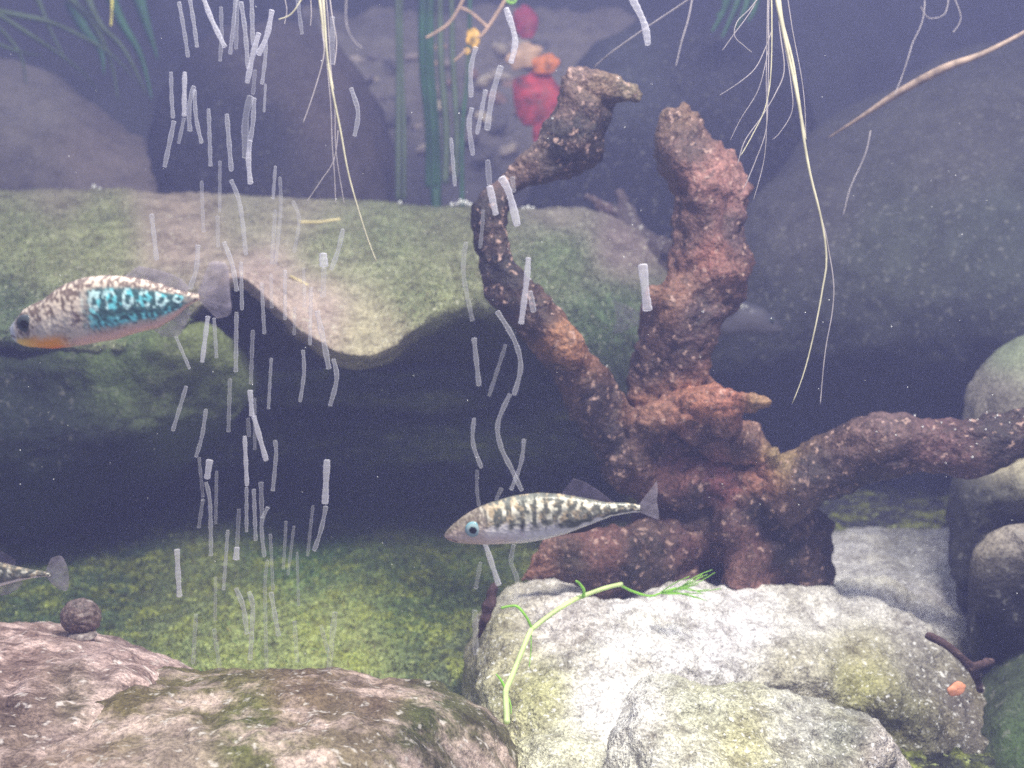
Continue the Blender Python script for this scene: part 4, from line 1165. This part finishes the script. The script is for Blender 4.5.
# forked thin twig at top
g = empty('thin_twig', P(470, 30, .85))
tag(g, 'thin yellowish forked twig hanging across the reeds at the top', 'twig')
q = .85 / FPX
strand('branch', [(466, -10, .85), (461, 4, .85), (448, 24, .85), (426, 38, .85)], 1.6 * q, 1.2 * q, M_strawb, g)
strand('branch', [(512, -15, .85), (504, 2, .85), (486, 30, .85), (478, 38, .85)], 2.2 * q, 1.2 * q, M_strawb, g)
strand('branch', [(461, 8, .85), (470, 12, .85), (482, 22, .85), (488, 28, .85)], 1.6 * q, 1.8 * q, M_strawb, g)
strand('branch', [(466, 50, .85), (460, 56, .85), (454, 61, .85)], 1.3 * q, 1.0 * q, M_strawb, g)
strand('leaf_tip', [(506, 0, .85), (513, 3, .85), (518, -4, .85)], 2.0 * q, 1.0 * q, M_leafg, g, 10)

# hanging roots
M_root = plain('pale_root', tuple(srgb((196, 190, 165))), .5, vary=.2, trans=.2)
M_rootf = plain('fine_root', tuple(srgb((170, 162, 165))), .5, alpha=.75, vary=.2)
g = empty('hanging_roots', P(322, 0, .50))
tag(g, 'bundle of pale hanging roots at the top, left of the green reeds', 'root')
q = .50 / FPX
for i, (pts, r0, r1, mt) in enumerate([
    ([(318, -20), (322, 20), (326, 55), (332, 90), (340, 130), (350, 180), (362, 222), (377, 262)], 2.2, .7, M_root),
    ([(322, -20), (324, 20), (328, 60), (333, 90)], 2.4, 1.0, M_root),
    ([(316, -20), (322, 30), (324, 55), (314, 90), (303, 122)], 1.4, .6, M_rootf),
    ([(320, -20), (326, 50), (330, 100), (333, 150), (336, 204)], .8, .5, M_rootf),
    ([(325, -20), (330, 60), (334, 110), (336, 150), (344, 204)], .8, .5, M_rootf),
    ([(338, 130), (334, 160), (320, 182), (306, 202)], .7, .5, M_rootf),
    ([(312, -20), (300, 2), (290, 15), (278, 20)], 1.5, .8, M_root),
    ([(284, -5), (287, 10), (285, 24)], .8, .5, M_rootf),
    ([(310, -20), (312, 10), (311, 26)], .8, .5, M_rootf),
    ([(328, -20), (332, 10), (337, 40), (334, 66)], 1.2, .8, M_rootf)]):
    strand('root_strand', [(x, y, .50) for x, y in pts], r0 * q * .8, r1 * q * .85, mt, g, 40, 6, .0006, i)
g = empty('hanging_roots', P(778, 0, .46))
tag(g, 'spreading bundle of long pale roots hanging above the upright prong', 'root')
q = .46 / FPX
for i, (pts, r0, r1, mt) in enumerate([
    ([(773, -20), (778, 8), (788, 50), (798, 100), (804, 140), (812, 180), (820, 215), (826, 260), (822, 290), (812, 340), (803, 375), (792, 404)], 2.6, .6, M_root),
    ([(777, -20), (782, 20), (792, 60), (800, 110), (806, 140)], 3.0, 1.0, M_root),
    ([(804, 140), (814, 190), (826, 240), (834, 280), (833, 310), (826, 350), (820, 404)], .9, .6, M_rootf),
    ([(771, -20), (772, 40), (770, 80), (764, 110), (752, 135), (740, 156)], 1.0, .6, M_root),
    ([(775, -20), (780, 30), (784, 70), (776, 92), (762, 115), (745, 140), (738, 165)], .9, .5, M_rootf),
    ([(770, -20), (768, 40), (768, 90), (766, 130), (756, 160), (744, 188)], .8, .5, M_rootf),
    ([(768, -20), (766, 60), (766, 120), (764, 160), (754, 200)], .6, .4, M_rootf),
    ([(765, -10), (750, 10), (738, 22), (735, 36), (745, 46), (752, 52)], .8, .4, M_rootf),
    ([(762, -10), (748, 14), (732, 36), (722, 50)], .7, .4, M_rootf),
    ([(772, 30), (766, 46), (755, 68), (740, 82), (720, 95)], .7, .4, M_rootf),
    ([(786, -10), (792, 30), (800, 70), (804, 100), (806, 140)], .6, .4, M_rootf),
    ([(784, 40), (790, 80), (792, 110), (780, 132), (772, 140)], .7, .4, M_rootf),
    ([(768, 50), (758, 90), (740, 120), (730, 140)], .5, .3, M_rootf)]):
    strand('root_strand', [(x, y, .46) for x, y in pts], r0 * q * .8, r1 * q * .8, mt, g, 44, 6, .0006, i + 20)
q = .62 / FPX
_q = resample([(1060, 12, .60), (1020, 35, .61), (980, 55, .62), (945, 68, .63), (900, 92, .65), (860, 118, .67), (828, 138, .69)], 44)
tag(make('straw', *tube(PA(_q), np.interp(np.arange(44), [0, 12, 22, 30, 43], [1.6, 2.6, 4.6, 4.0, .6]) * q, 8), plain('withered_straw', tuple(srgb((150, 130, 115))), .6, vary=.4, vscale=200)),
    'long brown straw slanting in from the upper right corner', 'straw')
tag(strand('straw', [(700, -8, .52), (670, 12, .53), (640, 32, .54), (612, 52, .55), (594, 67, .56)], .9 * q, .8 * q, M_rootf, None, 24),
    'hair thin straw slanting down to the tip of the curved prong', 'straw')
g = empty('bubbly_thread', P(920, 0, .6))
tag(g, 'wispy pale thread dotted with tiny bubbles beside the brown straw', 'root')
for i, pts in enumerate([[(926, -10), (922, 20), (912, 45), (904, 75), (896, 95)], [(870, 130), (862, 160), (850, 190), (842, 215)], [(950, -10), (945, 12), (930, 18), (922, 8)], [(955, 0), (960, 20), (953, 32)]]):
    strand('thread', [(x, y, .6) for x, y in pts], .6 * q, .4 * q, M_rootf, g, 30, 5, .002, i + 50)
tag(strand('root_strand', [(347, -10, .8), (346, 20, .8), (352, 38, .8), (362, 48, .8)], .9 * .8 / FPX, .6 * .8 / FPX, M_rootf), 'fine curved root hair right of the left root bundle', 'root')
tag(strand('root_strand', [(692, 0, .6), (688, 20, .6), (682, 40, .6), (676, 66, .6)], .8 * q, .5 * q, M_rootf), 'single faint root hair hanging left of the spreading root bundle', 'root')
tag(strand('straw', [(300, 222, .80), (318, 222, .80), (340, 219, .80)], 1.6 * .8 / FPX, 1.2 * .8 / FPX, M_straw), 'short pale straw lying level on the ledge', 'straw')
tag(strand('straw', [(290, 276, .735), (302, 282, .73), (313, 288, .725)], 1.3 * .75 / FPX, 1.0 * .75 / FPX, M_straw), 'short pale straw near the ledge lip, slanting down right', 'straw')

# ------------------------------------------------------------------ bubbles
B_faint = bubble_mat('faint_bubble', .08, .40, (.92, .91, 1.0))
B_mid = bubble_mat('clear_bubble', .13, .62, (.92, .91, 1.0))
B_bright = bubble_mat('silvery_bubble', .28, .85, (.92, .90, 1.0))
S = [  # points in the picture, half width in px, brightness 0..2
 ([(179, 2), (184, 30), (188, 57)], 2, 1), ([(190, 0), (194, 24), (197, 47)], 2, 1), ([(203, -4), (211, 18), (225, 47)], 2.6, 2), ([(221, 7), (221.5, 35), (220, 61)], 2, 0),
 ([(236, -4), (233, 28), (230, 54)], 2, 1), ([(237.5, 0), (236, 49)], 2, 0), ([(241, 2), (245, 30), (248, 68)], 2.3, 1), ([(251.5, -4), (253, 45)], 2.3, 1),
 ([(272, 10), (267, 35), (258, 55)], 2.8, 2), ([(259, 33), (253, 54), (247, 83)], 2.8, 2), ([(266, 40), (265, 60), (262, 84)], 2, 1), ([(265.6, 84), (264, 112)], 1.3, 1),
 ([(255, 70), (253, 94)], 2, 0), ([(251, 96), (246, 115), (245, 140), (246, 158)], 3.6, 0), ([(254, 98), (253, 122), (250, 141)], 2.4, 1), ([(250, 140), (248.5, 160), (250.5, 184)], 2.7, 2),
 ([(171, 72), (171.5, 95), (173, 118)], 2, 1), ([(184.7, 72), (184, 116)], 2.4, 2), ([(194, 86), (189, 108), (190, 131)], 2.4, 1), ([(194.5, 90), (196, 117), (201.6, 143)], 2, 1),
 ([(184, 118), (178.6, 143.5)], 1.8, 1), ([(174, 121), (164.5, 167)], 2.4, 1), ([(208.6, 109), (210.5, 166)], 2, 1), ([(226.7, 114), (231.4, 171)], 2.4, 1),
 ([(201.5, 181), (203.5, 232)], 1.8, 0), ([(220, 161), (219.6, 212)], 1.6, 0), ([(217.5, 216), (218, 247)], 2, 0), ([(231, 180), (240, 205), (246, 255)], 2.2, 1),
 ([(275.4, 166), (273, 199)], 1.6, 1), ([(280, 177), (280.6, 212), (275.4, 264)], 1.8, 0), ([(275.4, 210), (271.7, 264)], 2, 0), ([(293, 201), (299, 220), (294, 253)], 1.8, 0),
 ([(151.5, 214), (156.7, 260)], 2.3, 1), ([(198, 245), (196, 270), (189.6, 289)], 2.4, 1), ([(224, 242), (232, 264), (237, 291)], 2.3, 1), ([(241, 262), (242, 310)], 1.9, 1),
 ([(261.5, 282.5), (264.4, 334)], 1.8, 1), ([(271, 274), (271.7, 308)], 1.7, 0), ([(285, 270), (285, 320)], 1.8, 1), ([(303.5, 268), (304.6, 307)], 1.6, 0), ([(295, 307), (294, 335)], 1.6, 0),
 ([(311, 287), (310, 345)], 1.8, 1), ([(343, 229), (338, 251), (331, 270)], 2.4, 1), ([(323, 253), (324, 267)], 4.2, 2), ([(324, 268), (323, 297)], 2.6, 0), 
 ([(175.6, 336), (189.7, 369)], 1.6, 1), ([(208, 316), (202, 362.5)], 2.4, 2), ([(214, 318), (216.6, 358)], 1.8, 1), ([(236.5, 312), (235.8, 372)], 2.1, 1), ([(252.8, 330), (250.8, 384)], 2, 0),
 ([(271.3, 358), (268.4, 409)], 1.6, 1), ([(303, 350), (304, 373), (300, 402)], 1.9, 1), ([(317, 311), (324, 343), (329, 369)], 2.8, 1), ([(333.4, 359), (336.7, 378.6), (330, 406)], 2.4, 1),
 ([(186.4, 386), (172.7, 431)], 2, 1), ([(206, 409), (202, 436), (196, 457)], 2, 1), ([(230, 378.6), (228.4, 432)], 2, 0), ([(250, 390), (252, 416)], 2.6, 2), ([(254.7, 398), (254.7, 450)], 1.6, 0),
 ([(253.7, 416), (266.4, 461)], 2.6, 2), ([(248, 418), (249, 437)], 2, 0), ([(244.6, 436), (247, 486)], 2.2, 2), ([(275, 440), (276, 455), (272.7, 491)], 2, 1),
 ([(199, 457.5), (203, 497)], 1.6, 0), ([(203, 499), (198.7, 528)], 1.8, 0), ([(209.8, 459.5), (206.9, 479)], 3.6, 2), ([(206, 482), (210, 504), (211, 556)], 2, 1), ([(216.6, 471), (215.7, 524)], 1.6, 0),
 ([(246.5, 487), (246.5, 532)], 1.8, 1), ([(253.7, 489), (255.7, 540.6)], 1.9, 1), ([(261, 482), (262, 518)], 2.3, 0), ([(268, 507), (261.6, 524), (264.5, 557)], 2, 1), ([(239, 509), (237, 547)], 2, 0),
 ([(237, 547), (236, 560)], 3.2, 2), ([(227.8, 530), (223.5, 590)], 1.7, 1), ([(270.3, 534), (273, 590)], 1.6, 0), ([(177, 549), (178, 572), (179.5, 597)], 2.7, 2), ([(286, 521), (283.4, 569)], 1.5, 0),
 ([(294, 526), (288, 575)], 1.5, 0), ([(297, 552), (298.6, 606)], 1.4, 0), ([(313, 505.5), (307.5, 556)], 1.6, 0), ([(327, 459.5), (326, 482), (325, 504)], 3.4, 2), ([(326, 506), (321, 530), (314, 551)], 2.3, 1),
 ([(215.6, 577), (215, 621)], 1.6, 0), ([(196, 614), (193, 664)], 2, 0), ([(236, 588), (243.5, 608), (247, 634)], 2.4, 1), ([(249, 591.5), (252.8, 610), (250, 660)], 2.3, 1),
 ([(267.6, 560), (265, 588), (266.7, 671)], 1.8, 0), ([(271, 592), (274, 610), (278.7, 636)], 2.3, 1), ([(214, 629), (220, 670)], 2, 0), ([(294.5, 621), (297, 662)], 2, 0), ([(335, 612), (332.5, 634), (328, 675)], 3, 0), ([(321, 625), (328, 653)], 2, 0),
 ([(506, 8), (515, 39), (511, 63)], 3.2, 2), ([(501, 66), (492.5, 95), (487, 130)], 3.2, 1), ([(485.7, 90), (477, 134)], 2.3, 1), ([(476, 47), (471, 68), (471, 97)], 2.6, 1), ([(472, 108), (469, 125), (473, 155)], 2.6, 1),
 ([(451, 138), (455, 186)], 2, 1), ([(487.6, 160), (489.5, 185)], 3, 0), ([(489.5, 186), (496, 215)], 3.6, 2), ([(501, 177), (509, 192.5), (517.6, 226)], 4, 2), ([(512.4, 177), (514, 192)], 2.5, 0),
 ([(483, 210), (482, 230), (480, 248)], 2, 0), ([(528.5, 257.5), (526, 286), (521, 324)], 3.2, 2), ([(530, 291), (533.7, 312)], 3, 1), ([(466, 242), (463.4, 273), (472.5, 321)], 2.4, 0),
 ([(497, 311), (514, 339.5), (520.7, 366), (514, 395)], 2.6, 1), ([(474, 338), (479, 386)], 2.6, 1), ([(505.7, 344.5), (489, 396)], 2, 0), ([(510, 394), (498, 423), (500.7, 446), (512, 470), (522, 491)], 2.5, 1),
 ([(474, 418), (473, 443), (481.6, 468)], 2.2, 1), ([(477, 470), (477, 490), (479, 506)], 1.8, 0), ([(524, 439), (521, 463), (511, 490)], 2.1, 1), ([(501.6, 488), (496, 500)], 2, 0),
 ([(484, 540), (499, 585.5)], 2.8, 2), ([(514, 544), (511, 562), (517, 579), (516, 602)], 2.4, 0), ([(480.6, 562), (475.6, 589)], 2, 0), ([(475, 610), (475.6, 655)], 3, 0),
 ([(631, -4), (644, 23), (648, 45)], 3.6, 2), ([(642.6, 264), (644.5, 282), (647.6, 311)], 4.8, 2), ([(332.5, 17), (332.5, 64)], 2.5, 0), ([(351, 88), (358, 112), (354.6, 136)], 2.4, 1), ([(297, -4), (302, 34)], 2, 0)]

def zone(x, y):
    if x > 600:
        return 'top right of the curved prong tip' if y < 100 else 'beside the upright prong'
    if x > 400:
        if y < 145: return 'before the reeds and red leaf'
        if y < 330: return 'before the curved prong'
        if y < 500: return 'between ledge lip and spotted fish'
        return 'under the spotted fish'
    if x > 288 and y < 150: return 'beside the left root bundle'
    if y < 68: return 'before the dark boulder, at top edge'
    if y < 190:
        return 'before the dark boulder near the ledge'
    if y < 300: return 'before the mossy ledge'
    if y < 372: return 'below the colourful fish tail' if x < 245 else 'across the ledge lip'
    if y < 455: return 'in the upper dark hollow'
    if y < 540: return 'in the lower dark hollow'
    return 'over the green mossy floor'
info = []
for pts, hw, br in S:
    m = np.mean(pts, axis=0); info.append((zone(m[0], m[1]), m[0]))
ORD = ['first', 'second', 'third', 'fourth', 'fifth', 'sixth', 'seventh', 'eighth', 'ninth', 'tenth', 'eleventh', 'twelfth', 'thirteenth', 'fourteenth', 'fifteenth', 'sixteenth', 'seventeenth', 'eighteenth', 'nineteenth', 'twentieth', 'twenty-first', 'twenty-second', 'twenty-third', 'twenty-fourth']
rank = {}
for i, (z, x) in enumerate(info):
    rank[i] = sum(1 for z2, x2 in info if z2 == z and x2 < x)
for i, (pts, hw, br) in enumerate(S):
    d = .47 if pts[0][0] < 400 else .51
    d += random.uniform(-.015, .015) if pts[0][1] < 520 else 0
    if pts[0][0] > 600: d = .50
    L_ = sum(math.dist(a, b) for a, b in zip(pts, pts[1:]))
    nb = max(3, int(L_ / (hw * 1.5)))
    per = 6
    n = nb * per + 1
    q = resample([(x, y, d) for x, y in pts] if len(pts) > 2 else [(*pts[0], d), ((pts[0][0] + pts[1][0]) / 2, (pts[0][1] + pts[1][1]) / 2, d), (*pts[1], d)], n)
    W = PA(q)
    k = np.arange(n)
    prof = .91 + .09 * np.abs(np.sin(PI * k / per))
    prof[0] *= .6; prof[-1] *= .6
    grow = 1 + .12 * np.sin(k * .21 + i)
    rad = hw * d / FPX * prof * grow * .95
    o = make('bubble_trail', *tube(W, rad, 10), (B_faint, B_mid, B_bright)[br])  # beaded tube standing in for the blurred trail of a moving bubble
    look = ('faint', 'clear', 'bright')[br]
    z = info[i][0]; tot = sum(1 for z2, _ in info if z2 == z)
    lab = '%s bubble motion trail %s, %s' % (look, z, 'leftmost of its cluster' if rank[i] == 0 else ORD[rank[i]] + ' from the left') if tot > 1 else '%s string of bubbles %s' % (look, z)
    tag(o, lab, 'bubbles', 'motion trails of rising bubbles')

# single bubbles resting on the ledge edge and on the wood
BV, BF = ico(3)
bright_b = bubble_mat('shiny_bubble', .8, 1.0, (1, 1, 1))
bm_mesh = None
for (x, y, r_) in [(452, 206, 2), (457, 205, 1.6), (461, 203, 2.4), (466, 204, 2.4), (470, 206, 2), (476, 206, 1.6), (523, 210, 1.8), (528, 209, 2.2), (533, 210, 2), (400, 204, 1.8), (94, 188, 2.0), (100, 190, 1.4)]:
    d = .94 if x > 300 else .965
    s = r_ * d / FPX
    V = BV * s
    me_name = 'air_bubble'
    o = make(me_name, V + P(x, y - 1.5, d - .008), BF, bright_b)
    where = ('left of' if x < 480 else 'right of')
    if x < 300: lab, grp = 'tiny glinting bubble on the ledge edge near the left', 'bubbles at the left of the ledge'
    elif x < 420: lab, grp = 'lone glinting bubble on the ledge edge behind the reeds', None
    else: lab, grp = 'tiny glinting bubble on the ledge edge just %s the curved prong' % where, 'bubbles on the ledge %s the prong' % where
    tag(o, lab, 'bubble', grp)

# a dust of minute bubbles clinging to the wood: too many to count
dg = bpy.context.evaluated_depsgraph_get()
rb = random.Random(2)
VV = []; FF = []
SV1, SF1 = ico(1)
for o in list(drift.children):
    me = o.data
    if o.name.split('.')[0] not in ('curved_prong', 'side_arm', 'upright_prong'): continue
    W0 = world_loc(o)
    cand = []
    for v in me.vertices:
        p = np.array(v.co) + W0
        x, y = proj(p)
        nz = v.normal.z
        if v.normal.y > .35: continue
        pr = 0
        nm = o.name.split('.')[0]
        if nm == 'side_arm' and x > 855: pr = .018 if nz > .25 else .003
        if nm == 'side_arm' and x > 930: pr *= 2.2
        if nm == 'curved_prong': pr = .012 if nz > .3 or v.normal.x < -.7 else .0006
        if nm == 'curved_prong' and y > 380: pr *= .1
        if nm == 'upright_prong': pr = .001
        if rb.random() < pr:
            cand.append(p + np.array(v.normal) * .0004)
    for p in cand:
        s = rb.uniform(.00028, .00062); n = len(VV)
        VV.extend((SV1 * s + p).tolist()); FF += [tuple(k + n for k in f) for f in SF1]
tag(make('clinging_bubbles', np.array(VV), FF, bright_b, base=False), 'dust of minute silvery bubbles clinging to the driftwood edges', 'bubbles', kind='stuff')

# pale motes hanging in the water
VV = []; FF = []
for i in range(150):
    p = P(rb.uniform(0, 1024), rb.uniform(0, 740), rb.uniform(.42, .60)); s = rb.uniform(.00012, .00028); n = len(VV)
    VV.extend((SV1 * s + p).tolist()); FF += [tuple(k + n for k in f) for f in SF1]
tag(make('drifting_specks', np.array(VV), FF, bright_b, base=False), 'pale specks drifting all through the water', 'specks', kind='stuff')

# ------------------------------------------------------------------ water body (haze)
m, t, out = nt('hazy_water')
vs = N(t, 'ShaderNodeVolumeScatter')
vs.inputs['Color'].default_value = (0.43, 0.455, 0.95, 1)
vs.inputs['Density'].default_value = 0.225
vs.inputs['Anisotropy'].default_value = 0.1
t.links.new(vs.outputs[0], out.inputs['Volume'])
bm = bmesh.new()
bmesh.ops.create_cube(bm, size=1.0)
for v in bm.verts:
    v.co = Vector((v.co.x * 3.4, v.co.y * 2.08 + .46, v.co.z * 1.0 + .25))
me = bpy.data.meshes.new('water'); bm.to_mesh(me); bm.free()
me.materials.append(m)
o = bpy.data.objects.new('water', me); COL.objects.link(o)
tag(o, 'slightly hazy bluish water filling the whole scene', 'water', kind='stuff')
